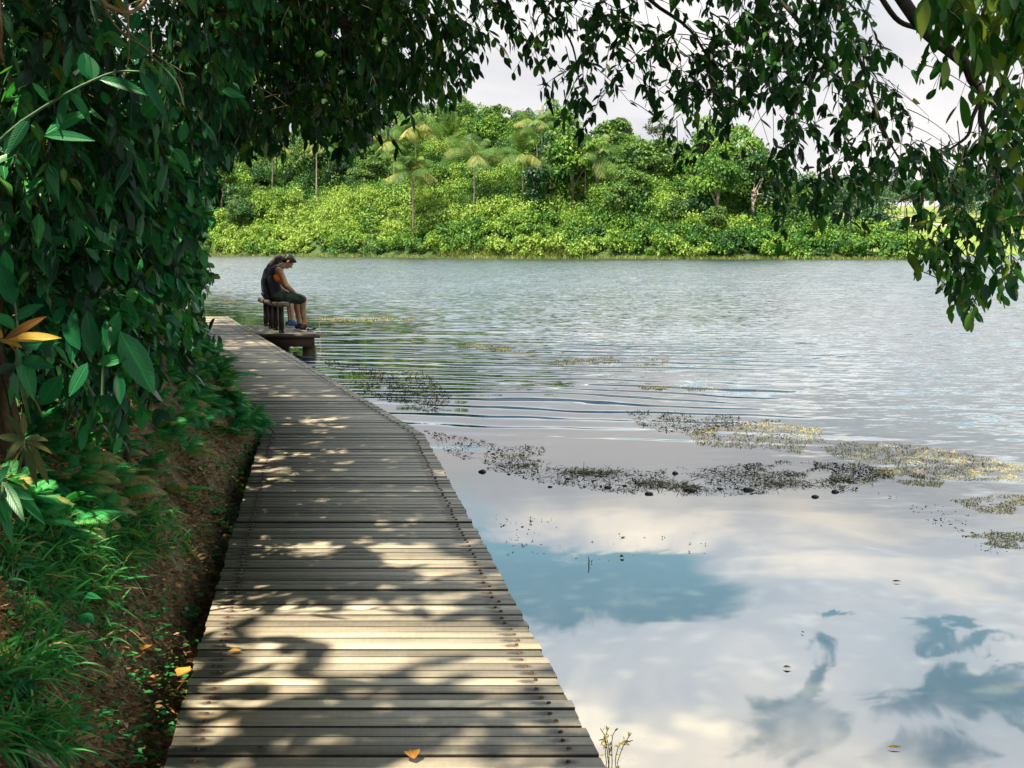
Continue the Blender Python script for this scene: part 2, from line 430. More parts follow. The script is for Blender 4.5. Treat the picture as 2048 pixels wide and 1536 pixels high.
# ------------------------------------------------------------------ the lake
WATER_Z = -0.36
def build_water():
    m, T, out = mat('lake_water')
    pos = T.new('ShaderNodeNewGeometry').outputs['Position']
    X, Y, _ = T.sep(pos)
    # slopes of the surface, written straight into its normal so that distant wavelets stay sharp
    def field(sx_, sy_, det, dist=0.3):
        c = T.noise(T.vmath('MULTIPLY', pos, (sx_, sy_, 1)), 1.0, det, 0.6, dist, out='Color')
        r_, g_, _ = T.sep(c)
        return T.math('SUBTRACT', r_, 0.5), T.math('SUBTRACT', g_, 0.5)
    far = T.smooth(T.math('ADD', Y, T.math('MULTIPLY', X, 2.0)), 11.5, 31.0)
    patchy = T.noise(T.vmath('MULTIPLY', pos, (0.05, 0.14, 1)), 1.0, 3, 0.5)
    f1x, f1y = field(0.8, 2.4, 3); f2x, f2y = field(2.6, 7.0, 3); f3x, f3y = field(0.25, 0.8, 2)
    amp = T.math('MULTIPLY', far, T.math('ADD', 0.55, T.math('MULTIPLY', patchy, 0.9)))
    amp = T.math('MULTIPLY', amp, T.math('ADD', 1.0, T.math('MULTIPLY', T.smooth(Y, 24.0, 60.0), 1.4)))
    sxx = T.math('MULTIPLY', T.math('ADD', T.math('MULTIPLY', f1x, 0.20), T.math('MULTIPLY', f2x, 0.24)), amp)
    syy = T.math('ADD', T.math('MULTIPLY', f1y, 0.80), T.math('ADD', T.math('MULTIPLY', f2y, 0.95), T.math('MULTIPLY', f3y, 0.30)))
    syy = T.math('MULTIPLY', T.math('ADD', T.math('ABSOLUTE', syy), T.math('MULTIPLY', syy, 0.45)), amp)      # wind-steepened faces turned to the near shore
    # a train of long parallel ripples running in towards the boardwalk: narrow steep fronts, flat between
    warp = T.noise(T.vmath('MULTIPLY', pos, (0.26, 0.40, 1)), 1.0, 3, 0.55)
    ph = T.math('ADD', T.math('MULTIPLY', Y, 10.5), T.math('ADD', T.math('MULTIPLY', X, 1.7), T.math('MULTIPLY', warp, 15.0)))
    ph = T.math('ADD', ph, T.math('MULTIPLY', T.math('MULTIPLY', X, X), 0.08))
    wave = T.math('ADD', T.math('MULTIPLY', T.math('SINE', ph), 0.5), 0.5)
    front = T.math('POWER', wave, 5.0)
    win = T.math('MULTIPLY', T.smooth(T.math('ADD', Y, T.math('MULTIPLY', warp, 3.0)), 11.2, 15.0), T.math('SUBTRACT', 1.0, T.smooth(Y, 17.0, 26.0)))
    win = T.math('MULTIPLY', win, T.math('SUBTRACT', 1.0, T.smooth(T.math('ADD', X, T.math('MULTIPLY', Y, -0.22)), -1.2, 2.4)))
    win = T.math('MULTIPLY', win, T.smooth(T.math('ADD', X, T.math('MULTIPLY', Y, 0.22)), -0.2, 1.0))
    lull = T.smooth(T.noise(T.vmath('MULTIPLY', pos, (0.35, 1.1, 1)), 1.0, 3, 0.6), 0.36, 0.54)
    rip = T.math('MULTIPLY', front, T.math('MULTIPLY', win, T.math('MULTIPLY', lull, 0.75)))
    c1x, c1y = field(0.7, 1.5, 2)
    syy = T.math('ADD', T.math('ADD', syy, rip), T.math('MULTIPLY', c1y, 0.022))
    sxx = T.math('ADD', sxx, T.math('MULTIPLY', c1x, 0.016))
    nrm = T.vmath('NORMALIZE', T.comb(T.math('MULTIPLY', sxx, -1.0), T.math('MULTIPLY', syy, -1.0), 1.0))
    # cloudy shallows over silt near the boardwalk, dark peaty depth beyond
    silt_n = T.noise(T.vmath('MULTIPLY', pos, (1, 1, 1)), 1.6, 6, 0.62, 0.8)
    silt = T.ramp(silt_n, [(0.32, (0.022, 0.036, 0.036)), (0.50, (0.055, 0.055, 0.040)), (0.70, (0.12, 0.10, 0.055))])
    deep = T.math('ADD', T.smooth(Y, 3.6, 7.5), T.math('MULTIPLY', X, 0.02), clamp=True)
    col = T.mix(deep, silt, (0.012, 0.026, 0.034, 1))
    b = principled(T, out, col, 0.02, None, spec=1.0, ior=1.75)
    T.l.new(nrm, b.inputs['Normal'])
    mb = MB(); xs = np.linspace(-260, 420, 35); ys = np.concatenate([[-12], np.linspace(0, 460, 24)])
    V = [(x, y, WATER_Z) for y in ys for x in xs]; n = len(xs)
    mb.add(V, [[j * n + i, j * n + i + 1, (j + 1) * n + i + 1, (j + 1) * n + i] for j in range(len(ys) - 1) for i in range(n - 1)])
    tag(mb.build('water', m), kind='structure')
build_water()

# ------------------------------------------------------------------ boardwalk
L0, L1 = on(328, 1536), on(525, 862)
R0, R1, R2, R3 = on(1213, 1536), on(848, 868), on(512, 667), on(455, 633)
def lerp_line(P, y):
    P = np.array(P); 
    return np.interp(y, P[:, 1], P[:, 0])
def ext(a, b, y): return a + (b - a) * ((y - a[1]) / (b[1] - a[1]))
RIGHT = [ext(R0, R1, -1.0), R1, R2, R3]
LEFT = [ext(L0, L1, -1.0), L1, R2 + np.array([-1.42, 0, 0]), R3 + np.array([-1.42, 0, 0])]
def xr(y): return lerp_line(RIGHT, y)
def xl(y): return lerp_line(LEFT, y)
Y_END = float(R3[1])

def wood_mat(name, lo, mid, hi, stains=True):
    m, T, out = mat(name)
    tone = T.new('ShaderNodeAttribute', attribute_name='tone').outputs['Fac']
    pos = T.new('ShaderNodeNewGeometry').outputs['Position']
    off = T.comb(T.math('MULTIPLY', tone, 37.0), T.math('MULTIPLY', tone, 11.0), 0.0)
    p = T.vmath('ADD', pos, off)
    grain = T.noise(T.vmath('MULTIPLY', p, (2.2, 90.0, 40.0)), 1.0, 5, 0.65, 0.4)
    blot = T.noise(T.vmath('MULTIPLY', p, (1.8, 5.0, 5.0)), 1.0, 5, 0.6, 0.2)
    fine = T.noise(T.vmath('MULTIPLY', p, (60.0, 9.0, 60.0)), 1.0, 3, 0.6)
    f = T.math('ADD', T.math('MULTIPLY', tone, 0.42), T.math('ADD', T.math('MULTIPLY', grain, 0.38), T.math('ADD', T.math('MULTIPLY', blot, 0.34), T.math('MULTIPLY', fine, 0.12))))
    col = T.ramp(f, [(0.36, lo), (0.62, mid), (0.88, hi)])
    ochre = T.smooth(T.noise(T.vmath('MULTIPLY', p, (0.9, 2.2, 1)), 1.0, 4, 0.6), 0.56, 0.72)
    col = T.mix(T.math('MULTIPLY', ochre, 0.35), col, T.mix(1.0, col, (1.35, 1.0, 0.55, 1), 'MULTIPLY'))
    crack = T.smooth(T.noise(T.vmath('MULTIPLY', p, (1.3, 130.0, 1)), 1.0, 2, 0.5), 0.70, 0.76)
    col = T.mix(T.math('MULTIPLY', crack, 0.7), col, (0.02, 0.016, 0.012, 1))
    if stains:                                        # weathering round the bolts
        uv = T.new('ShaderNodeAttribute', attribute_name='leafuv').outputs['Vector']
        U, V, _ = T.sep(uv)
        dv = T.math('MULTIPLY', T.math('SUBTRACT', V, 0.5), 0.055)
        du = T.math('SUBTRACT', T.math('MINIMUM', U, T.math('SUBTRACT', 1.255, U)), 0.085)
        du = T.math('MULTIPLY', du, 0.5)
        d = T.math('SQRT', T.math('ADD', T.math('MULTIPLY', du, du), T.math('MULTIPLY', dv, dv)))
        d = T.math('ADD', d, T.math('MULTIPLY', T.math('SUBTRACT', T.noise(p, 40.0, 3), 0.5), 0.02))
        st = T.math('SUBTRACT', 1.0, T.smooth(d, 0.006, 0.024))
        col = T.mix(T.math('MULTIPLY', st, 0.75), col, (0.030, 0.026, 0.026, 1))
    h = T.math('ADD', T.math('MULTIPLY', grain, 0.0016), T.math('MULTIPLY', crack, -0.002))
    principled(T, out, col, 0.62, h, spec=0.35)
    return m
M['deck'] = wood_mat('weathered_boards', (0.080, 0.073, 0.060), (0.220, 0.200, 0.160), (0.45, 0.405, 0.315))
M['bench_wood'] = wood_mat('bench_plank', (0.04, 0.034, 0.03), (0.12, 0.098, 0.078), (0.26, 0.22, 0.17), stains=False)
M['post_wood'] = wood_mat('dark_post_wood', (0.012, 0.009, 0.008), (0.035, 0.026, 0.022), (0.075, 0.055, 0.042), stains=False)
M['beam'] = wood_mat('brown_beam', (0.020, 0.013, 0.009), (0.055, 0.034, 0.022), (0.11, 0.066, 0.04), stains=False)
M['rust'] = simple_mat('rusty_bolt', (0.02, 0.013, 0.010), (0.12, 0.055, 0.028), 60, 0.6, 0, metal=0.3)
M['gap_shade'] = simple_mat('gap_shaded_board_edge', (0.012, 0.010, 0.008), (0.045, 0.036, 0.026), 20, 0.8)  # shade of the gaps painted dark into the stained board sides and ends
M['steel'] = simple_mat('pale_steel', (0.35, 0.35, 0.35), (0.6, 0.6, 0.58), 30, 0.35, 0, metal=0.6)
M['pier'] = simple_mat('stained_concrete', (0.05, 0.038, 0.028), (0.15, 0.11, 0.08), 9, 0.85, 0.01)

PITCHB, GAP, TH = 0.0672, 0.0105, 0.032
def plank(mb, ya, yb, xa0, xb0, xa1, xb1, ztop, tone):
    """One board with a worn, slightly rounded top edge; its ends follow the edge of the walk."""
    e = 0.0022
    za, zb = ztop - e, ztop
    V, uv = [], []
    for (y, z, v) in ((ya, ztop - TH, 0), (ya, za, 0), (ya + e, zb, 0.07), (yb - e, zb, 0.93), (yb, za, 1), (yb, ztop - TH, 1)):
        t = (y - ya) / (yb - ya)
        a = xa0 + (xa1 - xa0) * t; b = xb0 + (xb1 - xb0) * t
        V += [(a, y, z), (b, y, z)]; uv += [(0, v), (b - a, v)]
    F4 = [[2 * i, 2 * i + 1, 2 * i + 3, 2 * i + 2] for i in range(5)] + [[1, 0, 10, 11]]
    n0 = mb.n
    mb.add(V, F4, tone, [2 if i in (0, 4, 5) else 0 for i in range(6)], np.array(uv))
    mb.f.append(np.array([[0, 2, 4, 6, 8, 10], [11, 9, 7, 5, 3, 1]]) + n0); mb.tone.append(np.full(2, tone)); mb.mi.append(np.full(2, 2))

walk = thing('boardwalk', 'long grey weathered plank boardwalk bending left along the lake edge', 'boardwalk', (0, 0, 0))
mb = MB()
y = -0.9; k = 0
hexa = np.array([(math.cos(a), math.sin(a)) for a in np.linspace(0, 2 * math.pi, 7)[:-1]])
def bolt(mb, x, y, z, r=0.0085, h=0.005):
    V = [(x + r * c, y + r * s, z - 0.002) for c, s in hexa] + [(x + r * 0.8 * c, y + r * 0.8 * s, z + h) for c, s in hexa]
    n0 = mb.n
    mb.add(V, [[i, (i + 1) % 6, 6 + (i + 1) % 6, 6 + i] for i in range(6)], 0.5, 1)
    mb.f.append(np.array([[6, 7, 8, 9, 10, 11]]) + n0); mb.tone.append(np.array([0.5])); mb.mi.append(np.array([1]))
while y < Y_END:
    ya, yb = y + rng.normal() * 0.0012, y + PITCHB - GAP + rng.normal() * 0.0012
    j1, j2 = rng.normal() * 0.0035, rng.normal() * 0.0035
    zt = rng.normal() * 0.0022
    plank(mb, ya, yb, xl(ya) + j1, xr(ya) + j2, xl(yb) + j1, xr(yb) + j2, zt, float(np.clip(rng.normal(0.5, 0.24), 0, 1)))
    ym = (ya + yb) / 2
    bolt(mb, xl(ym) + 0.085 + rng.normal() * 0.006, ym + rng.normal() * 0.004, zt)
    bolt(mb, xr(ym) - 0.085 + rng.normal() * 0.006, ym + rng.normal() * 0.004, zt)
    y += PITCHB; k += 1
mb.build('deck_boards', [M['deck'], M['rust'], M['gap_shade']], walk)
def edge_beam(f, off, za, zb, y0, y1, w, parent, name):
    mb = MB(); ys = [q for q in np.linspace(y0, y1, 40)]
    V = []
    for q in ys:
        x = f(q) + off
        V += [(x - w / 2, q, za), (x + w / 2, q, za), (x + w / 2, q, zb), (x - w / 2, q, zb)]
    F = [[4 * i + a, 4 * i + (a + 1) % 4, 4 * i + 4 + (a + 1) % 4, 4 * i + 4 + a] for i in range(len(ys) - 1) for a in range(4)]
    F += [[0, 3, 2, 1], [4 * len(ys) - 4, 4 * len(ys) - 3, 4 * len(ys) - 2, 4 * len(ys) - 1]]
    mb.add(V, F, 0.5); return mb.build(name, M['beam'], parent)
edge_beam(xr, -0.06, -0.21, -0.034, -0.8, Y_END - 0.05, 0.06, walk, 'side_beam')
edge_beam(xl, 0.06, -0.21, -0.034, -0.8, Y_END - 0.05, 0.06, walk, 'side_beam')
for yp in np.arange(0.6, Y_END, 2.4):
    for f, o in ((xr, -0.16), (xl, 0.16)):
        mb = MB(); box(mb, f(yp) + o - 0.06, f(yp) + o + 0.06, yp - 0.06, yp + 0.06, -1.2, -0.036)
        mb.build('post', M['post_wood'], walk)

# ------------------------------------------------------------------ viewing platform, its two benches
PF, PB = on(638, 668), on(597, 651)                  # its lakeward corners, front and back
skew = (PB[0] - PF[0]) / (PB[1] - PF[1])
plat = thing('viewing_platform', 'small plank platform jutting over the water beside the boardwalk bend', 'platform', (0, 0, 0))
mb = MB(); y = PF[1]
while y < PB[1] - 0.02:
    ya, yb = y, y + PITCHB - GAP
    xe = lambda q: PF[0] + skew * (q - PF[1])
    j = rng.normal() * 0.004
    plank(mb, ya, yb, xr(ya) + 0.012, xe(ya) + j, xr(yb) + 0.012, xe(yb) + j, 0.001 + rng.normal() * 0.001, float(np.clip(rng.normal(0.42, 0.16), 0, 1)))
    y += PITCHB
mb.build('deck_boards', [M['deck'], M['rust'], M['gap_shade']], plat)
mb = MB(); box(mb, xr(PF[1]) + 0.02, PF[0] + 0.02, PF[1] - 0.032, PF[1] - 0.004, -0.058, 0.003, 0.25); mb.build('edge_plank', M['bench_wood'], plat)
mb = MB(); box(mb, xr(PF[1]) + 0.03, PF[0] - 0.09, PF[1] + 0.02, PF[1] + 0.10, -0.215, -0.036, 0.6); mb.build('front_beam', M['beam'], plat)
mb = MB(); box(mb, PF[0] - 0.16, PF[0] - 0.10, PF[1] + 0.10, PB[1] - 0.05, -0.212, -0.036, 0.4, skew=skew); mb.build('side_beam', M['beam'], plat)
mb = MB(); box(mb, PF[0] - 0.30, PF[0] - 0.10, PF[1] + 0.12, PF[1] + 0.32, -1.2, -0.214, 0.4); mb.build('pier', M['pier'], plat)
mb = MB(); box(mb, PB[0] - 0.30, PB[0] - 0.12, PB[1] - 0.4, PB[1] - 0.22, -1.2, -0.214, 0.4); mb.build('pier', M['pier'], plat)

def bench(loc, length, rz, label):
    b = thing('bench', label, 'bench', loc, rz, 'short plank benches on the platform')
    # local y runs along the seat
    mb = MB(); h = 0.51; w = 0.235
    for s, t in ((-1, 0.4), (1, 0.7)):
        box(mb, *(sorted((s * 0.003, s * w / 2))), -length / 2, length / 2, h - 0.07, h, t)
    mb.build('seat', M['bench_wood'], b)
    for s in (-1, 1):
        yl = s * (length / 2 - 0.14)
        mb = MB(); box(mb, -0.038, 0.038, yl - 0.05, yl + 0.05, 0.002, h - 0.072, 0.3)
        for px_, pz in ((-0.028, 0.03), (0.028, 0.045), (0.0, 0.41)):
            box(mb, px_ - 0.008, px_ + 0.008, yl - 0.056, yl - 0.048, pz - 0.008, pz + 0.008, 0.5, 1)
        mb.build('leg', [M['post_wood'], M['steel']], b)
    return b
BN = np.array([-3.97, 19.32, 0.0]); BF = np.array([-4.33, 20.22, 0.0])
BRZ = math.atan(0.37)
bench(BN, 0.90, BRZ, 'short plank bench with the man in the black top on it')
bench(BF, 0.86, BRZ, 'short plank bench half hidden behind, holding the long-haired person')

# ------------------------------------------------------------------ people
def sphere_pts(nu=14, nv=9):
    V = [(0, 0, -1)]
    for j in range(1, nv):
        t = -math.pi / 2 + math.pi * j / nv
        for i in range(nu):
            a = 2 * math.pi * i / nu; V.append((math.cos(a) * math.cos(t), math.sin(a) * math.cos(t), math.sin(t)))
    V.append((0, 0, 1)); F = []
    for i in range(nu): F.append((0, 1 + (i + 1) % nu, 1 + i))
    for j in range(nv - 2):
        for i in range(nu):
            a = 1 + j * nu + i; b = 1 + j * nu + (i + 1) % nu; F.append((a, b, b + nu, a + nu))
    top = len(V) - 1; o = 1 + (nv - 2) * nu
    for i in range(nu): F.append((o + i, o + (i + 1) % nu, top))
    return np.array(V), F
SPH_V, SPH_F = sphere_pts()
def frame(d):
    d = unit(np.array(d, float)); r = np.array([0, 1.0, 0]) if abs(d[1]) < 0.9 else np.array([1.0, 0, 0])
    a = unit(np.cross(r, d)); b = np.cross(d, a)
    return np.column_stack([a, b, d])
def ell(mb, c, r, ax=None):
    """ellipsoid; ax: three column axes"""
    V = SPH_V * np.array(r)
    if ax is not None: V = V @ np.array(ax).T
    mb.add_mixed(V + np.array(c), SPH_F)
def cap(mb, p, q, r1, r2, flat=1.0):
    p = np.array(p, float); q = np.array(q, float); Mx = frame(q - p); n = 14
    V = []
    prof = []
    for t in np.linspace(-90, 0, 5): prof.append((p, math.sin(R(t)) * r1, math.cos(R(t)) * r1))
    for t in np.linspace(0, 90, 5): prof.append((q, math.sin(R(t)) * r2, math.cos(R(t)) * r2))
    rings = prof[1:-1]
    V.append(p - Mx[:, 2] * r1)
    for (c, dz, rr) in rings:
        for i in range(n):
            a = 2 * math.pi * i / n
            V.append(c + Mx[:, 2] * dz + Mx[:, 0] * rr * math.cos(a) + Mx[:, 1] * rr * math.sin(a) * flat)
    V.append(q + Mx[:, 2] * r2)
    F = [(0, 1 + (i + 1) % n, 1 + i) for i in range(n)]
    m = len(rings)
    for j in range(m - 1):
        for i in range(n):
            a = 1 + j * n + i; b = 1 + j * n + (i + 1) % n; F.append((a, b, b + n, a + n))
    o = 1 + (m - 1) * n; top = len(V) - 1
    F += [(o + i, o + (i + 1) % n, top) for i in range(n)]
    mb.add_mixed(np.array(V), F)
def fuse(mb, name, mt, parent, voxel=0.008, smooth=2):
    o = mb.build(name, mt, parent)
    r = o.modifiers.new('fuse', 'REMESH'); r.mode = 'VOXEL'; r.voxel_size = voxel; r.use_smooth_shade = True
    if smooth:
        s = o.modifiers.new('soften', 'SMOOTH'); s.factor = 0.5; s.iterations = smooth
    return o
M['skin_tan'] = simple_mat('tan_skin', (0.30, 0.155, 0.085), (0.40, 0.22, 0.125), 6, 0.5)
M['skin_pale'] = simple_mat('pale_skin', (0.44, 0.27, 0.18), (0.54, 0.34, 0.24), 6, 0.5)
M['hair_black'] = simple_mat('black_hair', (0.006, 0.005, 0.006), (0.022, 0.019, 0.02), 60, 0.45, 0.004, stretch=(1, 1, 0.3))
M['hair_brown'] = simple_mat('dark_brown_hair', (0.010, 0.006, 0.005), (0.05, 0.028, 0.02), 60, 0.45, 0.004, stretch=(1, 1, 0.2))
def shirt_mat():
    m, T, out = mat('black_printed_jersey')
    co = T.new('ShaderNodeTexCoord').outputs['Object']; X, Y, Z = T.sep(co)
    base = T.ramp(T.noise(co, 14, 4), [(0.3, (0.005, 0.006, 0.010)), (0.7, (0.012, 0.013, 0.019))])
    # a run of small pale characters down the back
    cell = T.new('ShaderNodeTexVoronoi', feature='F1'); T.put(cell.inputs['Vector'], T.vmath('MULTIPLY', co, (1, 34, 30))); cell.inputs['Scale'].default_value = 1.0
    spot = T.math('LESS_THAN', cell.outputs['Distance'], 0.34)
    back = T.math('MULTIPLY', T.math('LESS_THAN', X, -0.13), T.math('MULTIPLY', T.math('LESS_THAN', T.math('ABSOLUTE', T.math('ADD', Y, 0.045)), 0.035), T.math('MULTIPLY', T.math('GREATER_THAN', Z, 0.70), T.math('LESS_THAN', Z, 1.0))))
    col = T.mix(T.math('MULTIPLY', spot, back), base, (0.42, 0.38, 0.33, 1))
    principled(T, out, col, 0.75, T.math('MULTIPLY', T.noise(T.vmath('MULTIPLY', co, (1, 1, 0.45)), 16, 3), 0.012), spec=0.25)
    return m
M['jersey'] = shirt_mat()
M['orange'] = None
def orange_mat():
    m, T, out = mat('orange_striped_lining')
    co = T.new('ShaderNodeTexCoord').outputs['Object']; X, Y, Z = T.sep(co)
    w = T.math('SINE', T.math('ADD', T.math('MULTIPLY', Z, 210.0), T.math('MULTIPLY', X, -160.0)))
    col = T.mix(T.smooth(w, 0.55, 0.9), (0.95, 0.17, 0.02, 1), (0.25, 0.03, 0.01, 1))
    principled(T, out, col, 0.7, None, spec=0.25)
    return m
M['orange'] = orange_mat()
M['camo'] = simple_mat('dark_green_camouflage', (0.008, 0.014, 0.013), (0.05, 0.07, 0.058), 13, 0.8, 0.01, detail=2)
M['navy'] = simple_mat('navy_top', (0.008, 0.009, 0.028), (0.018, 0.018, 0.05), 10, 0.8, 0.01)
M['denim'] = simple_mat('dark_shorts', (0.010, 0.012, 0.022), (0.03, 0.034, 0.05), 10, 0.8, 0.01)
M['shoe_black'] = simple_mat('black_mesh_shoe', (0.008, 0.009, 0.014), (0.022, 0.024, 0.034), 40, 0.6)
M['shoe_blue'] = simple_mat('blue_canvas_shoe', (0.02, 0.07, 0.20), (0.06, 0.14, 0.32), 40, 0.7)
M['sole'] = simple_mat('pale_sole', (0.42, 0.46, 0.34), (0.66, 0.68, 0.58), 22, 0.6)
M['white'] = simple_mat('white_mark', (0.7, 0.7, 0.7), (0.82, 0.82, 0.82), 20, 0.5)

def hand(mb, wrist, d, palm_n, s=1.0, curl=0.9):
    """palm and five curled fingers; d: pointing direction, palm_n: out of the palm"""
    d = unit(np.array(d, float)); n = unit(np.array(palm_n, float)); n = unit(n - d * np.dot(n, d)); side = np.cross(d, n)
    wrist = np.array(wrist, float)
    c = wrist + d * 0.045 * s
    ell(mb, c, (0.040 * s, 0.052 * s, 0.017 * s), np.column_stack([side, d, n]))
    for i, (o, l) in enumerate(((-0.030, 0.066), (-0.010, 0.077), (0.011, 0.072), (0.031, 0.055))):
        p = wrist + d * 0.082 * s + side * o * s; a = 0.35 * curl; ln = l * s
        for sg, (fr, r) in enumerate(((0.45, 0.0092), (0.32, 0.0085), (0.25, 0.0075))):
            q = p + (d * math.cos(a) + n * math.sin(a)) * ln * fr
            cap(mb, p, q, r * s, r * s * 0.93); p = q; a += 0.75 * curl
    p = wrist + d * 0.03 * s - side * 0.036 * s
    q = p + (d * 0.7 - side * 0.55 + n * 0.4) * 0.036 * s; cap(mb, p, q, 0.012 * s, 0.010 * s)
    cap(mb, q, q + (d * 0.85 + n * 0.5) * 0.03 * s, 0.010 * s, 0.008 * s)

def shoe(parent, ankle, toe, mt, black=True):
    ankle = np.array(ankle, float); toe = np.array(toe, float)
    d = unit(np.array([toe[0] - ankle[0], toe[1] - ankle[1], 0])); sd = np.array([-d[1], d[0], 0])
    heel = np.array([ankle[0], ankle[1], 0]) - d * 0.055; tip = np.array([toe[0], toe[1], 0])
    ax = np.column_stack([sd, d, [0, 0, 1]])
    mb = MB()
    cap(mb, heel + [0, 0, 0.06], heel + d * 0.09 + [0, 0, 0.062], 0.038, 0.044)
    cap(mb, heel + d * 0.09 + [0, 0, 0.056], tip - d * 0.03 + [0, 0, 0.043], 0.044, 0.028)
    ell(mb, tip - d * 0.06 + [0, 0, 0.042], (0.046, 0.075, 0.026), ax)
    cap(mb, [ankle[0], ankle[1], 0.075], [ankle[0], ankle[1], 0.105], 0.043, 0.040)
    o = fuse(mb, 'shoe', mt, parent, 0.007)
    mb = MB()
    L = np.linalg.norm(tip - heel)
    for k, (f, w) in enumerate(((0.06, 0.036), (0.35, 0.040), (0.72, 0.046), (0.93, 0.034))):
        ell(mb, heel + d * (f * L) + [0, 0, 0.014], (w, 0.075, 0.0155), ax)
    fuse(mb, 'sole', M['sole'], o, 0.006, 1)
    if black:                                         # pale curved side flash
        mb = MB()
        for s in (-1, 1):
            a = heel + d * 0.07 + sd * s * 0.044 + [0, 0, 0.045]
            pts = [a, a + d * 0.035 + sd * s * 0.004 + [0, 0, 0.014], a + d * 0.07 + [0, 0, 0.004], a + d * 0.10 - sd * s * 0.002 + [0, 0, 0.024]]
            v, f = tube(spline(pts, 9), [0.003, 0.005, 0.006, 0.007, 0.008, 0.007, 0.006, 0.005, 0.003, 0.003][:len(spline(pts, 9))], 6); mb.add(v, f)
            mb.build('side_stripe', M['white'], o); mb = MB()
            pts = [a + d * 0.05 + [0, 0, -0.006], a + d * 0.085 + sd * s * 0.003 + [0, 0, 0.0], a + d * 0.12 - sd * s * 0.004 + [0, 0, 0.012]]
            v, f = tube(spline(pts, 6), 0.004, 6); mb.add(v, f); mb.build('side_stripe', M['white'], o); mb = MB()
    return o

def head(body, hair, c, fd, s=1.0, long_hair=False):
    fd = unit(np.array(fd, float)); l = np.array([0, 1.0, 0]); ud = np.cross(fd, l); ud = unit(ud) if ud[2] > 0 else -unit(ud)
    ax = np.column_stack([fd, l, ud]); c = np.array(c, float)
    g = lambda f, y, u: c + (fd * f + l * y + ud * u) * s
    e = lambda mb, p, r: ell(mb, g(*p), tuple(q * s for q in r), ax)
    e(body, (-0.008, 0, 0.03), (0.094, 0.074, 0.085))
    e(body, (0.03, 0, -0.035), (0.062, 0.058, 0.070))
    e(body, (0.048, 0, -0.085), (0.036, 0.036, 0.026))                 # chin
    e(body, (0.074, 0, 0.022), (0.020, 0.05, 0.016))                   # brow
    cap(body, g(0.088, 0, 0.008), g(0.108, 0, -0.028), 0.009 * s, 0.013 * s)   # nose
    e(body, (0.083, 0, -0.055), (0.012, 0.024, 0.008)); e(body, (0.081, 0, -0.068), (0.012, 0.021, 0.008))
    for sg in (-1, 1):
        e(body, (0.048, sg * 0.040, -0.022), (0.03, 0.022, 0.025))
        e(body, (-0.008, sg * 0.076, -0.012), (0.020, 0.010, 0.032))
    # hair: a cap over the crown and nape
    e(hair, (-0.018, 0, 0.048), (0.102, 0.083, 0.083)); e(hair, (-0.050, 0, 0.0), (0.062, 0.078, 0.075))
    e(hair, (0.050, 0, 0.082), (0.045, 0.062, 0.036))
    if not long_hair:
        for sg in (-1, 1): e(hair, (0.0, sg * 0.066, 0.025), (0.05, 0.014, 0.035))
        e(hair, (0.085, 0, 0.088), (0.018, 0.05, 0.022))
    else:
        for sg in (-1, 1): e(hair, (0.005, sg * 0.068, -0.01), (0.055, 0.018, 0.075))
    return g

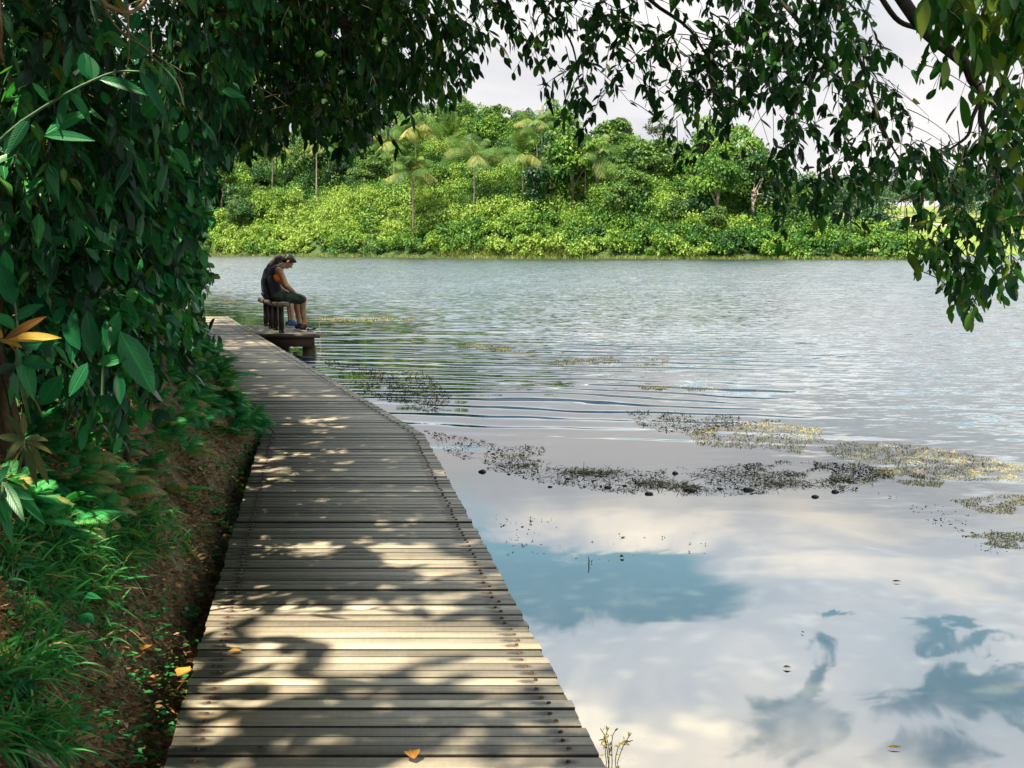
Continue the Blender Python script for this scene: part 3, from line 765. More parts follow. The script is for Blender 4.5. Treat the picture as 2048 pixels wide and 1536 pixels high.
def man():
    p = thing('person', 'man in black sleeveless top and dark shorts sitting with head bowed', 'person', BN, BRZ)
    b, hr, sh, st = MB(), MB(), MB(), MB()
    hc = (0.190, 0, 1.180)
    head(b, hr, hc, (0.66, 0, -0.75))
    cap(b, (0.01, 0, 1.06), (0.145, 0, 1.135), 0.062, 0.055)
    for l in (-0.06, 0.06):
        cap(b, (-0.06, l, 0.62), (-0.10, l, 0.86), 0.115, 0.12); cap(b, (-0.10, l, 0.84), (-0.02, l, 1.0), 0.12, 0.105)
    cap(b, (0.0, -0.155, 1.025), (0.0, 0.155, 1.025), 0.066, 0.066)
    ell(b, (-0.03, 0, 0.60), (0.14, 0.17, 0.10))
    for s, knee, ank in ((-1, (0.405, -0.135, 0.535), (0.425, -0.135, 0.10)), (1, (0.345, 0.125, 0.54), (0.385, 0.14, 0.10))):
        cap(b, (-0.02, s * 0.10, 0.605), knee, 0.090, 0.062)
        k = np.array(knee); a = np.array(ank); mid = k * 0.66 + a * 0.34 + np.array([-0.018, 0, 0])
        cap(b, k, mid, 0.058, 0.055); cap(b, mid, a, 0.055, 0.036); cap(b, a, a - [0, 0, 0.04], 0.036, 0.036)
        cap(st, (-0.03, s * 0.098, 0.615), k * 0.93 + np.array([-0.02, s * 0.098, 0.62]) * 0.07, 0.105, 0.088)
        toe = a + np.array([0.175, s * 0.03, 0])
        shoe(p, a, toe, M['shoe_black'])
    for s, el, wr in ((-1, (0.125, -0.225, 0.775), (0.275, -0.085, 0.655)), (1, (0.14, 0.215, 0.775), (0.285, 0.07, 0.655))):
        shd = np.array([0.015, s * 0.19, 1.02]); el = np.array(el); wr = np.array(wr)
        ell(b, shd, (0.064, 0.058, 0.066)); cap(b, shd, shd * 0.5 + el * 0.5, 0.058, 0.050); cap(b, shd * 0.5 + el * 0.5, el, 0.050, 0.041)
        cap(b, el, el * 0.6 + wr * 0.4, 0.042, 0.040); cap(b, el * 0.6 + wr * 0.4, wr, 0.040, 0.027)
        hand(b, wr, (0.75, -s * 0.45, -0.25), (-0.2, -s * 0.5, -0.8), 1.0, 1.0)
    for l in (-0.062, 0.062):
        cap(sh, (-0.05, l, 0.615), (-0.105, l, 0.86), 0.128, 0.132); cap(sh, (-0.105, l, 0.84), (-0.025, l, 1.0), 0.132, 0.112)
        cap(sh, (-0.055, l * 1.35, 1.035), (0.045, l * 1.35, 1.05), 0.058, 0.050)
    ell(st, (-0.04, 0, 0.60), (0.155, 0.185, 0.088))
    fuse(b, 'body', M['skin_tan'], p, 0.0075, 2)
    fuse(hr, 'hair', M['hair_black'], p, 0.008, 1)
    fuse(sh, 'tank_top', M['jersey'], p, 0.010, 3)
    fuse(st, 'shorts', M['camo'], p, 0.010, 3)
    og = MB(); ell(og, (-0.030, -0.158, 0.915), (0.066, 0.054, 0.072)); ell(og, (-0.015, -0.158, 0.895), (0.066, 0.054, 0.046)); fuse(og, 'armhole_lining', M['orange'], p, 0.008, 1)
    return p
def woman():
    p = thing('person', 'person with long dark hair in a navy top sitting behind the man', 'person', BF + np.array([0.07, 0.0, 0]), BRZ)
    b, hr, sh, st = MB(), MB(), MB(), MB()
    g = head(b, hr, (0.150, 0, 1.150), (0.72, 0, -0.69), 0.95, True)
    cap(hr, g(-0.07, 0, 0.02), (-0.02, 0, 1.08), 0.062, 0.055); cap(hr, (-0.02, 0, 1.08), (-0.115, 0.0, 0.93), 0.055, 0.03); cap(hr, (-0.115, 0, 0.93), (-0.155, 0, 0.84), 0.03, 0.012)
    cap(b, (-0.02, 0, 1.03), (0.09, 0, 1.10), 0.050, 0.046)
    for l in (-0.05, 0.05):
        cap(b, (-0.05, l, 0.62), (-0.07, l, 0.82), 0.10, 0.09); cap(b, (-0.07, l, 0.80), (-0.03, l, 0.98), 0.09, 0.08)
        cap(sh, (-0.05, l, 0.60), (-0.075, l, 0.82), 0.118, 0.106); cap(sh, (-0.075, l, 0.80), (-0.035, l, 0.98), 0.106, 0.094)
    cap(sh, (-0.02, -0.135, 0.985), (-0.02, 0.135, 0.985), 0.066, 0.066); cap(b, (-0.02, -0.135, 0.985), (-0.02, 0.135, 0.985), 0.054, 0.054)
    ell(b, (-0.03, 0, 0.60), (0.14, 0.17, 0.09)); ell(st, (-0.035, 0, 0.60), (0.155, 0.185, 0.088))
    for s, knee, ank in ((-1, (0.34, -0.10, 0.53), (0.345, -0.10, 0.10)), (1, (0.33, 0.10, 0.53), (0.33, 0.11, 0.10))):
        k = np.array(knee); a = np.array(ank); mid = k * 0.66 + a * 0.34 + np.array([-0.015, 0, 0])
        cap(b, (-0.02, s * 0.09, 0.60), k, 0.085, 0.056); cap(b, k, mid, 0.053, 0.052); cap(b, mid, a, 0.052, 0.032); cap(b, a, a - [0, 0, 0.04], 0.032, 0.032)
        cap(st, (-0.03, s * 0.09, 0.61), k * 0.6 + np.array([-0.02, s * 0.09, 0.61]) * 0.4, 0.098, 0.085)
        shoe(p, a, a + np.array([0.155, s * 0.02, 0]), M['shoe_blue'], False)
        shd = np.array([-0.005, s * 0.17, 0.975]); el = np.array([0.09, s * 0.185, 0.755]); wr = np.array([0.235, s * 0.07, 0.66])
        cap(b, shd, el, 0.043, 0.036); cap(b, el, wr, 0.036, 0.023); hand(b, wr, (0.75, -s * 0.45, -0.25), (-0.2, -s * 0.5, -0.8), 0.9, 1.0)
        cap(sh, shd, shd * 0.55 + el * 0.45, 0.060, 0.055)
    fuse(b, 'body', M['skin_pale'], p, 0.0075, 2); fuse(hr, 'hair', M['hair_brown'], p, 0.008, 1)
    fuse(sh, 'top', M['navy'], p, 0.010, 2); fuse(st, 'shorts', M['denim'], p, 0.010, 2)
    return p
man(); woman()

# ------------------------------------------------------------------ far shore: hill, fairway
def shore(x): return np.interp(x, [-130, -47, 0, 20, 45, 46], [215, 168, 133, 129, 124.5, 124.5])
def ridge(x): return np.interp(x, [-130, -47, -10, 0, 6, 18, 27, 33, 40.6, 45, 49, 52], [13, 14, 14.8, 14.2, 12.8, 10.6, 7.6, 4.4, 2.4, 0.3, -1.5, -2.5])
def hill_z(x, y):
    d = y - shore(x)
    r = ridge(x)
    z = WATER_Z - 0.12 + (r + 0.5) * np.clip(d / 42, 0, 1) ** 0.85 * (r > -1.4) + np.clip(d / 3, 0, 1) * 0.25
    z = np.where(r < -0.4, np.minimum(z, WATER_Z - 0.12 + (r + 2.4) * 0.3), z)
    return np.where(d < 0, WATER_Z - 0.12 + d * 0.25, z + fbm(x * 0.12, y * 0.12, 3) * np.clip(d / 10, 0, 1) * np.clip(r / 6, 0, 1))
def grid_obj(name, fz, xs, ys, m, kind='structure'):
    Xg, Yg = np.meshgrid(xs, ys); Zg = fz(Xg, Yg)
    mb = MB(); n = len(xs)
    i, j = np.meshgrid(np.arange(n - 1), np.arange(len(ys) - 1)); a = (j * n + i).ravel()
    mb.add(np.stack([Xg.ravel(), Yg.ravel(), Zg.ravel()], 1), np.stack([a, a + 1, a + n + 1, a + n], 1))
    return tag(mb.build(name, m, smooth=True), kind=kind)
M['earth_green'] = simple_mat('hill_undergrowth', (0.02, 0.05, 0.014), (0.05, 0.085, 0.022), 0.6, 0.9)
grid_obj('hill', hill_z, np.linspace(-130, 54, 93), np.linspace(118, 300, 92), M['earth_green'])
def fair_z(x, y):
    s = np.interp(x, [38, 47, 60, 90, 200, 330], [152, 150, 157, 165, 190, 210])
    d = y - s
    return np.where(d < 0, WATER_Z - 0.1 + d * 0.05, WATER_Z - 0.1 + d * 0.052 + 0.6 * fbm(x * 0.03, y * 0.03, 3) * np.clip(d / 20, 0, 1))
M['fairway'] = simple_mat('mown_grass', (0.085, 0.135, 0.022), (0.15, 0.20, 0.035), 0.09, 0.85, stretch=(1, 0.5, 1))
grid_obj('fairway', fair_z, np.linspace(38, 330, 60), np.linspace(140, 560, 80), M['fairway'])
def on_surface(px, py, f, d0=100, d1=560):
    d = ray(px, py); D = np.linspace(d0, d1, 3000)
    P = np.array([0, 0, CAM_H]) + d[None] * (D / d[1])[:, None]
    k = np.argmax(P[:, 2] < f(P[:, 0], P[:, 1])); return P[k]
# pale cart track over the fairway
tp = spline([on_surface(a, b, fair_z, 140) for a, b in ((1775, 432), (1812, 437), (1850, 446), (1900, 452), (1960, 463), (2040, 468))], 60)
mb = MB(); V = []
for i, p in enumerate(tp):
    t = unit(tp[min(i + 1, len(tp) - 1)] - tp[max(i - 1, 0)]); s = np.array([t[1], -t[0], 0])
    for k in (-1.5, 1.5):
        q = p + s * k; V.append((q[0], q[1], fair_z(q[0], q[1]) + 0.12))
mb.add(V, [[2 * i, 2 * i + 1, 2 * i + 3, 2 * i + 2] for i in range(len(tp) - 1)])
M['track'] = simple_mat('pale_track', (0.42, 0.39, 0.33), (0.58, 0.54, 0.47), 0.5, 0.9)
tag(mb.build('path', M['track']), kind='structure')

# ------------------------------------------------------------------ foliage helpers for far trees
def clump_leaves(mb, cen, rad, n, size, tone=(0.15, 0.85), tpl=LEAF_TINY, squash=0.8, wid=0.30):
    cen = np.asarray(cen, float); rad = np.broadcast_to(np.asarray(rad, float), (len(cen),))
    c = np.repeat(cen, n, 0); r = np.repeat(rad, n); N = len(c)
    d = rnd_unit(N); d[:, 2] = np.where(d[:, 2] < -0.35, -d[:, 2], d[:, 2])
    pos = c + d * (r * (0.72 + 0.36 * rng.random(N)))[:, None] * np.array([1, 1, squash])
    nrm = d + rng.normal(size=(N, 3)) * 0.5 + np.array([0, 0, 0.35])
    ax = rng.normal(size=(N, 3)) + np.array([0, 0, -0.7]) + d * 0.4
    ct = np.repeat(rng.uniform(*tone, len(cen)), n)
    sz = size * (0.65 + 0.7 * rng.random(N))
    leaves(mb, tpl, pos, ax, nrm, sz, sz * wid, 0.12, np.clip(ct + rng.normal(size=N) * 0.13, 0, 1))
def crown_points(c, r, n, lower=-0.35):
    """clump centres spread through an ellipsoid, more of them near its surface"""
    d = rnd_unit(n * 2); d = d[d[:, 2] > lower][:n]
    k = (0.35 + 0.65 * rng.random(len(d)) ** 0.6)
    return np.asarray(c) + d * k[:, None] * np.asarray(r)
def limbs(mb, base, top, rad, targets, n=5):
    tr = spline([base, (np.asarray(base) * 0.5 + np.asarray(top) * 0.5) + rng.normal(size=3) * rad * 1.2, top], 10)
    v, f = tube(tr, np.linspace(rad, rad * 0.5, len(tr)), 7); mb.add(v, f)
    for t in targets[:n]:
        k = int(len(tr) * rng.uniform(0.5, 0.95)); a = tr[min(k, len(tr) - 1)]
        p = spline([a, (a + t) / 2 + np.array([0, 0, 0.12 * np.linalg.norm(t - a)]), t], 6)
        v, f = tube(p, np.linspace(rad * 0.42, rad * 0.12, len(p)), 5); mb.add(v, f)
def make_tree(name, label, cat, loc, h, cr, leaf_m, n_cl=26, per=70, leaf=0.36, group=None, trunk_r=0.16, crown_low=0.35, shape='dome', bark='pale_bark', cl_r=0.34, tone=(0.2, 0.8)):
    """h: height to the crown's top, cr: crown radius; local coordinates, base at loc"""
    t = thing(name, label, cat, loc, 0, group)
    zc = h * (1 + crown_low) / 2; rz = h * (1 - crown_low) / 2
    if shape == 'cone':
        u = rng.random(n_cl) ** 0.8; a = rng.random(n_cl) * 6.28; rr = cr * (1 - u * 0.92) * (0.4 + 0.6 * rng.random(n_cl))
        cen = np.stack([rr * np.cos(a), rr * np.sin(a), h * crown_low + u * h * (1 - crown_low) * 0.96], 1); rad = cr * cl_r * (1.1 - 0.65 * u)
    elif shape == 'column':
        u = rng.random(n_cl); a = rng.random(n_cl) * 6.28; rr = cr * (0.3 + 0.5 * rng.random(n_cl)) * (0.6 + 0.7 * vnoise(u * 5 + loc[0], u * 0))
        cen = np.stack([rr * np.cos(a), rr * np.sin(a), u * h * 0.95], 1); rad = cr * cl_r * (0.8 + 0.5 * rng.random(n_cl))
    else:
        cen = crown_points((0, 0, zc), (cr, cr, rz), n_cl); rad = cr * cl_r * (0.6 + 0.7 * rng.random(len(cen)))
    mb = MB(); limbs(mb, np.zeros(3), np.array([rng.normal() * 0.1 * cr, 0, h * max(0.55, crown_low + 0.1)]), trunk_r, cen, 7)
    mb.build('trunk', M[bark], t, smooth=True)
    mb = MB(); clump_leaves(mb, cen, rad, per, leaf, tone); mb.build('crown', M[leaf_m], t)
    return t
def behind(px, D):
    return D + max(0.0, float(shore((px - 1024) / F_PX * D)) - 133.0)
def base_at(px, D, f=hill_z):
    x = (px - 1024) / F_PX * (D * math.cos(PITCH) + 0.0); x = at(px, 480, D)[0]
    return np.array([x, D, float(f(np.array(x), np.array(D)))])
def tree_px(name, label, cat, px, top, D, wpx, leaf_m, f=hill_z, **kw):
    if f is hill_z: D = behind(px, D)
    b = base_at(px, D, f); ztop = at(px, top, D)[2]; cr = wpx / F_PX * D / 2
    return make_tree(name, label, cat, b, max(ztop - b[2], cr * 1.6), cr, leaf_m, **kw)

# the jungle floor and low thicket, one uncountable mass
def thicket():
    mb = MB()
    N = 7800
    x = rng.uniform(-58, 47.5, N); d = rng.random(N) ** 1.05 * 52 + 0.1
    y = shore(x) + d; z = hill_z(x, y); r = ridge(x)
    ok = ~((x > 44.5) & (d > 5 + (x > 46) * -3))
    x, y, z, d, r = x[ok], y[ok], z[ok], d[ok], r[ok]
    mound = sstep(0.35, 0.75, vnoise(x / 5.5 + 3, d / 4.5)) * 2.6 * np.clip(d / 9, 0.12, 1) * np.clip((r + 3) / 7, 0.25, 1)
    rad = rng.uniform(0.65, 1.5, len(x)) * np.clip(d / 6, 0.7, 1)
    lift = rng.random(len(x)) ** 2.0 * 1.4
    cen = np.stack([x, y, z + rad * 0.6 + mound + lift], 1)
    tone_c = np.clip(0.50 + 1.1 * (vnoise(x / 5 + 40, d / 3.2) - 0.5) + rng.normal(size=len(x)) * 0.17 + np.where(d < 9, 0.08, 0), 0, 1)
    for lo, hi in ((0, 9), (9, 70)):
        m = (d >= lo) & (d < hi)
        n = 150
        c = np.repeat(cen[m], n, 0); rr = np.repeat(rad[m], n); K = len(c)
        dd = rnd_unit(K); dd[:, 2] = np.where(dd[:, 2] < -0.5, -dd[:, 2], dd[:, 2])
        pos = c + dd * (rr * (0.45 + 0.75 * rng.random(K)))[:, None] * np.array([1, 1, 0.85])
        s = np.where(rng.random(K) < 0.2, 1.5, 1.0) * (0.25 if lo == 0 else 0.21) * (0.6 + 0.7 * rng.random(K))
        leaves(mb, LEAF_TINY, pos, rng.normal(size=(K, 3)) + np.array([0, -0.2, -0.7]), dd + rng.normal(size=(K, 3)) * 0.55 + np.array([0, 0, 0.4]), s, s * 0.34, 0.15,
               np.clip(np.repeat(tone_c[m], n) + rng.normal(size=K) * 0.16, 0, 1))
    tag(mb.build('hillside_thicket', M['far']), 'dense sunlit green jungle thicket covering the hillside across the lake', 'thicket', kind='stuff')
    # rank grass and reeds along the waterline
    mb = MB(); K = 9000
    x = rng.uniform(-60, 47, K); y = shore(x) + rng.normal(size=K) * 0.5 + 0.2
    leaves(mb, STRIP, np.stack([x, y, np.full(K, WATER_Z - 0.05)], 1), rng.normal(size=(K, 3)) * 0.35 + np.array([0, 0, 1]), rng.normal(size=(K, 3)) + np.array([0, -1, 0]),
           rng.uniform(0.3, 0.75, K), 0.035, 0.2, np.clip(rng.normal(0.72, 0.15, K), 0, 1))
    m = (vnoise(np.linspace(-5, 14, 4000) * 0.7, np.zeros(4000)))
    K = 2600; x = rng.uniform(-9, 9, K); y = shore(x) + rng.random(K) * 1.6
    leaves(mb, STRIP, np.stack([x, y, hill_z(x, y)], 1), rng.normal(size=(K, 3)) * 0.35 + np.array([0, 0, 1]), rng.normal(size=(K, 3)) + np.array([0, -1, 0]),
           rng.uniform(0.6, 1.3, K), 0.045, 0.3, np.clip(rng.normal(0.66, 0.15, K), 0, 1))
    tag(mb.build('shore_reeds', M['palm']), 'pale reeds and rank grass fringing the far waterline', 'reeds', kind='stuff')
thicket()

def behind(px, D):
    return D + max(0.0, float(shore((px - 1024) / F_PX * D)) - 133.0)
# bushy trees that fill the hillside
protos = [make_tree('jungle_tree', 'leafy bush tree growing in the mass of hillside jungle', 'tree', (0, 0, 0), h, cr, lm, n_cl=n, per=150, leaf=0.27,
                    group='leafy trees of the far hillside', crown_low=0.12, cl_r=0.36, tone=tn)
          for h, cr, lm, n, tn in ((4.6, 2.2, 'far_dark', 24, (0.3, 0.8)), (6.0, 2.3, 'far_dark', 26, (0.2, 0.8)), (3.8, 2.5, 'far', 24, (0.5, 0.95)), (5.4, 1.8, 'far_dark', 22, (0.4, 1.0)), (7.0, 2.2, 'far', 28, (0.15, 0.7)))]
used = set()
cnt = 0
PALM_PX = [(830, 158), (948, 148), (822, 143), (1046, 150), (1190, 150), (788, 160), (898, 166), (1070, 168), (655, 158), (545, 160)]
spots = []
for k in range(6000):
    if cnt >= 105: break
    x = rng.uniform(-48, 43); d = rng.uniform(5, 50); y = float(shore(x) + d)
    if ridge(x) < 2.2 and d > 12: continue
    if any((x - a) ** 2 + (d - b) ** 2 < 2.9 ** 2 for a, b in spots): continue
    pxs = 1024 + F_PX * x / y
    if any(abs(pxs - a) < 42 and behind(a, b - 5) - 22 < y < behind(a, b - 5) + 3 for a, b in PALM_PX): continue
    spots.append((x, d)); cnt += 1
    q = int(rng.integers(0, 5)); s = rng.uniform(0.85, 1.75) * min(1, 0.45 + d / 22) * min(1.0, 0.5 + ridge(x) / 12)
    loc = (x, y, float(hill_z(np.array(x), np.array(y))) - 0.2); rz = rng.random() * 6.28
    if q not in used:
        used.add(q); o = protos[q]; o.location = loc; o.rotation_euler = (0, 0, rz); o.scale = (s, s, s)
    else: copy_thing(protos[q], loc, rz, s)

# trees one can tell apart
T_ = tree_px
T_('dome_tree', 'big dark rounded tree standing highest on the far skyline', 'tree', 905, 208, 172, 82, 'far_dark', n_cl=44, per=90, crown_low=0.3, tone=(0.5, 1.0))
T_('dome_tree', 'broad pale green dome-topped tree right of the highest skyline tree', 'tree', 985, 232, 168, 84, 'far', n_cl=42, per=90, crown_low=0.3, tone=(0.25, 0.6))
T_('conical_tree', 'pointed grey-green tree on a bare pale trunk against the sky', 'tree', 1243, 236, 165, 56, 'far_grey', n_cl=40, per=70, crown_low=0.55, shape='cone', tone=(0.1, 0.6))
T_('airy_tree', 'thin airy tree with visible branches against the sky', 'tree', 1318, 234, 168, 58, 'far_grey', n_cl=22, per=40, crown_low=0.6, cl_r=0.26, trunk_r=0.12, tone=(0.0, 0.4))
T_('bare_tree', 'sparse tan tree with little foliage on the skyline', 'tree', 1045, 245, 172, 80, 'far_grey', n_cl=22, per=30, crown_low=0.6, cl_r=0.25, tone=(0.7, 1.0))
T_('conical_tree', 'tall blue-green pointed tree at the hillside left end', 'tree', 484, 300, 160, 52, 'far_dark', n_cl=46, per=80, crown_low=0.1, shape='column', tone=(0.0, 0.4))
T_('dark_tree', 'dark tree halfway up the slope under the hanging leaves', 'tree', 690, 318, 152, 66, 'far_dark', n_cl=40, per=80, crown_low=0.1, tone=(0.0, 0.4))
T_('creeper_tower', 'dark tree trunk smothered in creepers below the bare pole', 'tree', 1070, 330, 140, 54, 'far_dark', n_cl=46, per=80, crown_low=0.1, shape='column', tone=(0.1, 0.5))
T_('dark_tree', 'dark bushy tree right of the bare pole on the upper slope', 'tree', 1150, 268, 158, 110, 'far_dark', n_cl=50, per=80, crown_low=0.2, tone=(0.2, 0.7))
T_('dark_tree', 'dark tree between the yellow palms near the ridge', 'tree', 1010, 290, 155, 66, 'far_dark', n_cl=36, per=80, crown_low=0.2, tone=(0.0, 0.4))
T_('skyline_tree', 'lobed tree rising from the falling right-hand skyline', 'tree', 1482, 312, 148, 66, 'far_dark', n_cl=34, per=80, crown_low=0.2, tone=(0.4, 0.9))
T_('skyline_tree', 'dark narrow tree on the skyline behind the hanging twigs', 'tree', 1425, 318, 152, 50, 'far_dark', n_cl=30, per=80, crown_low=0.2, tone=(0.1, 0.6))
T_('round_bush', 'round dark green bush beside the bright fairway', 'bush', 1795, 442, 131, 66, 'far_dark', n_cl=34, per=90, crown_low=0.05, tone=(0.3, 0.8))
T_('dark_tree', 'low dark tree behind the round bush by the fairway', 'tree', 1738, 408, 134, 74, 'far_dark', n_cl=36, per=80, crown_low=0.1, tone=(0.0, 0.5))
T_('dark_tree', 'dark clump of a tree low on the right of the hillside', 'tree', 1395, 395, 138, 70, 'far_dark', n_cl=36, per=80, crown_low=0.05, tone=(0.1, 0.5))
T_('shade_tree', 'large bluish spreading tree rising behind the hillside right end', 'tree', 1712, 350, 215, 130, 'haze_tree', n_cl=60, per=80, crown_low=0.15, f=lambda x, y: 0 * x + 1.0, leaf=0.5, tone=(0.0, 0.6))
for px, top, w in ((1560, 335, 90), (1620, 352, 90), (1665, 350, 90)):
    T_('shade_tree', 'bluish tree showing above the falling right-hand skyline', 'tree', px, top, 230, w, 'haze_tree', group='bluish trees behind the hillside', n_cl=44, per=70, crown_low=0.1, f=lambda x, y: 0 * x + 1.0, leaf=0.55, tone=(0.2, 0.8))

# palms
def make_palm(label, px, py, D, r, yellow, upright=0.5, group=None):
    D = behind(px, D - 7); py -= 12
    top = at(px, py, D); b = base_at(px + rng.uniform(-6, 6), D); b[2] -= 0.3
    t = thing('palm_tree', label, 'palm', b, 0, group)
    tl = top - b
    mb = MB(); pts = spline([(0, 0, 0), tl * 0.5 + np.array([0.2, 0, 0]), tl], 9); v, f = tube(pts, np.linspace(0.12, 0.09, len(pts)), 8); mb.add(v, f)
    mb.build('trunk', M['pale_bark'], t, smooth=True)
    mb = MB(); n = 22
    for i in range(n):
        a = 2 * math.pi * (i + rng.uniform(-0.3, 0.3)) / n; e = rng.uniform(-0.25, 1.35) * (0.75 + 0.5 * upright)
        e = min(e, 1.45); L = r * rng.uniform(0.85, 1.3)
        dirv = np.array([math.cos(a) * math.cos(e), math.sin(a) * math.cos(e), math.sin(e)])
        s = np.linspace(0, 1, 9)
        droop = rng.uniform(0.25, 0.85) * max(0.35, 1.15 - upright * 0.6)
        P = tl + dirv * (s * L)[:, None] - np.array([0, 0, 1.0]) * (droop * L * s ** 2.1)[:, None]
        tone = float(np.clip((rng.uniform(0.55, 0.9) if (rng.random() < yellow * 0.7 and e < 0.6) else 0.34) + rng.normal() * 0.12, 0, 1))
        v, f = tube(P, np.linspace(0.045, 0.012, 9), 4); mb.add(v, f, min(1, tone + 0.2))
        K = 26; q = np.linspace(0.12, 0.99, K)
        C0 = np.stack([np.interp(q, s, P[:, c]) for c in range(3)], 1); tg = unit(np.gradient(C0, axis=0))
        sd = unit(np.cross(tg, [0, 0, 1.0]))
        ll = L * 0.30 * np.sin(np.clip(q * 1.05, 0, 1) * math.pi) ** 0.6 + 0.08
        for sg in (-1, 1):
            leaves(mb, STRIP, C0, sd * sg + tg * 0.75 - np.array([0, 0, 0.35]), np.cross(tg, sd) + rng.normal(size=(K, 3)) * 0.25, ll * 1.15, 0.032, 0.45, np.clip(tone + rng.normal(size=K) * 0.08, 0, 1))
    mb.build('crown', M['palm'], t)
    return t
make_palm('tall palm with yellowing fronds left of the highest skyline tree', 830, 266, 158, 4.0, 0.65)
make_palm('coconut palm with golden outer fronds at mid-slope centre', 948, 322, 148, 4.3, 0.7, 0.7)
make_palm('palm with long drooping pale fronds below the tallest palm', 822, 352, 143, 3.9, 0.5, 0.6)
make_palm('palm with one golden drooping frond left of the creeper-covered trunk', 1046, 318, 150, 3.6, 0.6, 0.7)
make_palm('feathery palm with brownish fronds on two thin trunks\' level right of centre', 1190, 320, 150, 3.6, 0.6)
make_palm('shaggy palm with drooping old fronds at the leaf curtain edge', 788, 292, 160, 3.5, 0.6)
make_palm('young palm with stiff upright fronds under the highest skyline tree', 898, 288, 166, 3.9, 0.1, 1.4)
make_palm('palm with green fronds right against the bare pole', 1070, 258, 168, 3.6, 0.3)
make_palm('palm with yellow fronds behind the lower hanging leaves', 655, 300, 158, 3.6, 0.7)
make_palm('low green palm at the left under the leaf curtain', 545, 318, 160, 3.8, 0.2, 0.9)
def pole(label, px, y0, y1, D, r, mt='pale_bark'):
    D = behind(px, D - 4); a = at(px, y1, D); g = base_at(px, D); b = at(px + 3, y0, D)
    t = thing('dead_tree', label, 'dead tree', (a[0], a[1], min(g[2], a[2])), 0)
    h = b - np.array(t.location); mb = MB()
    v, f = tube(spline([(0, 0, -0.3), h * 0.5 + np.array([0.06, 0, 0]), h], 8), np.linspace(r, r * 0.6, 9), 7); mb.add(v, f)
    v, f = tube([h * 0.7, h * 0.72 + np.array([0.25, 0, 0.2])], [r * 0.4, r * 0.15], 5); mb.add(v, f)
    mb.build('trunk', M[mt], t)
pole('tall bare dead trunk like a pole against the sky', 1082, 211, 300, 165, 0.22)
pole('slim pale bare trunk left of a thinner twin on the slope', 1168, 332, 400, 147, 0.11)
pole('slim pale bare trunk right of its twin on the slope', 1195, 318, 395, 147, 0.12)
pole('slim pale trunk near the leaf curtain at the upper left slope', 630, 285, 350, 152, 0.12)

# tree line beyond the fairway
fp = [make_tree('shade_tree', 'hazy blue-green tree in the row beyond the fairway', 'tree', (0, 0, 0), h, cr, 'haze_tree', n_cl=34, per=60, leaf=0.75, group='trees beyond the fairway', crown_low=0.22, trunk_r=0.22, tone=tn)
      for h, cr, tn in ((11, 5.5, (0.1, 0.6)), (13, 5.0, (0.0, 0.5)), (10, 5.0, (0.3, 0.9)))]
k = 0
for px in np.concatenate([np.arange(1735, 2120, 27), np.arange(1750, 2120, 40)]):
    D = (rng.uniform(330, 360) if k < 15 else rng.uniform(385, 430)); b = base_at(px + rng.uniform(-8, 8), D, fair_z); s = rng.uniform(0.85, 1.3)
    if k < 3: o = fp[k]; o.location = b; o.scale = (s, s, s)
    else: copy_thing(fp[int(rng.integers(0, 3))], b, rng.random() * 6.28, s)
    k += 1
for px, D in ((1925, 235), (1985, 225), (2040, 228)):
    b = base_at(px, D, fair_z)
    copy_thing(fp[1], b, rng.random() * 6.28, 0.62, 'mid-distance shade tree standing on the fairway behind hanging leaves')['group'] = 'shade trees on the fairway'

# golf buggy on the fairway
g = on_surface(1824, 456, fair_z, 160)
cart = thing('golf_cart', 'tiny white-roofed golf cart parked on the bright fairway', 'golf cart', g, 0.5)
M['cart_body'] = simple_mat('cream_paint', (0.55, 0.42, 0.33), (0.62, 0.48, 0.38), 4, 0.35)
M['black'] = simple_mat('black_rubber', (0.012, 0.012, 0.012), (0.03, 0.03, 0.03), 20, 0.7)
mb = MB(); box(mb, -1.2, 0.5, -0.58, 0.58, 0.28, 0.62); box(mb, 0.52, 1.2, -0.52, 0.52, 0.28, 0.85); mb.build('body', M['cart_body'], cart)
mb = MB(); box(mb, -0.62, 0.0, -0.5, 0.5, 0.63, 0.82); box(mb, -0.78, -0.64, -0.5, 0.5, 0.63, 1.2); mb.build('seat', M['black'], cart)
mb = MB(); box(mb, -0.95, 0.75, -0.62, 0.62, 1.80, 1.88); box(mb, -0.9, 0.7, -0.57, 0.57, 1.883, 1.93); mb.build('roof', M['white'], cart)
for X_ in (-0.86, 0.66):
    for Y_ in (-0.52, 0.52):
        mb = MB(); v, f = tube([(X_, Y_, 0.62), (X_ * 0.98, Y_, 1.8)], 0.03, 6); mb.add(v, f); mb.build('roof_post', M['black'], cart)
for X_ in (-0.85, 0.85):
    for Y_ in (-0.55, 0.55):
        mb = MB(); cap(mb, (X_, Y_ - 0.06, 0.24), (X_, Y_ + 0.06, 0.24), 0.24, 0.24)
        mb = MB(); a = np.linspace(0, 2 * math.pi, 15)[:-1]
        v, f = tube([(X_, Y_ - 0.09, 0.24), (X_, Y_ - 0.08, 0.24), (X_, Y_ + 0.08, 0.24), (X_, Y_ + 0.09, 0.24)], [0.16, 0.24, 0.24, 0.16], 14); mb.add(v, f)
        mb.build('wheel', M['black'], cart)

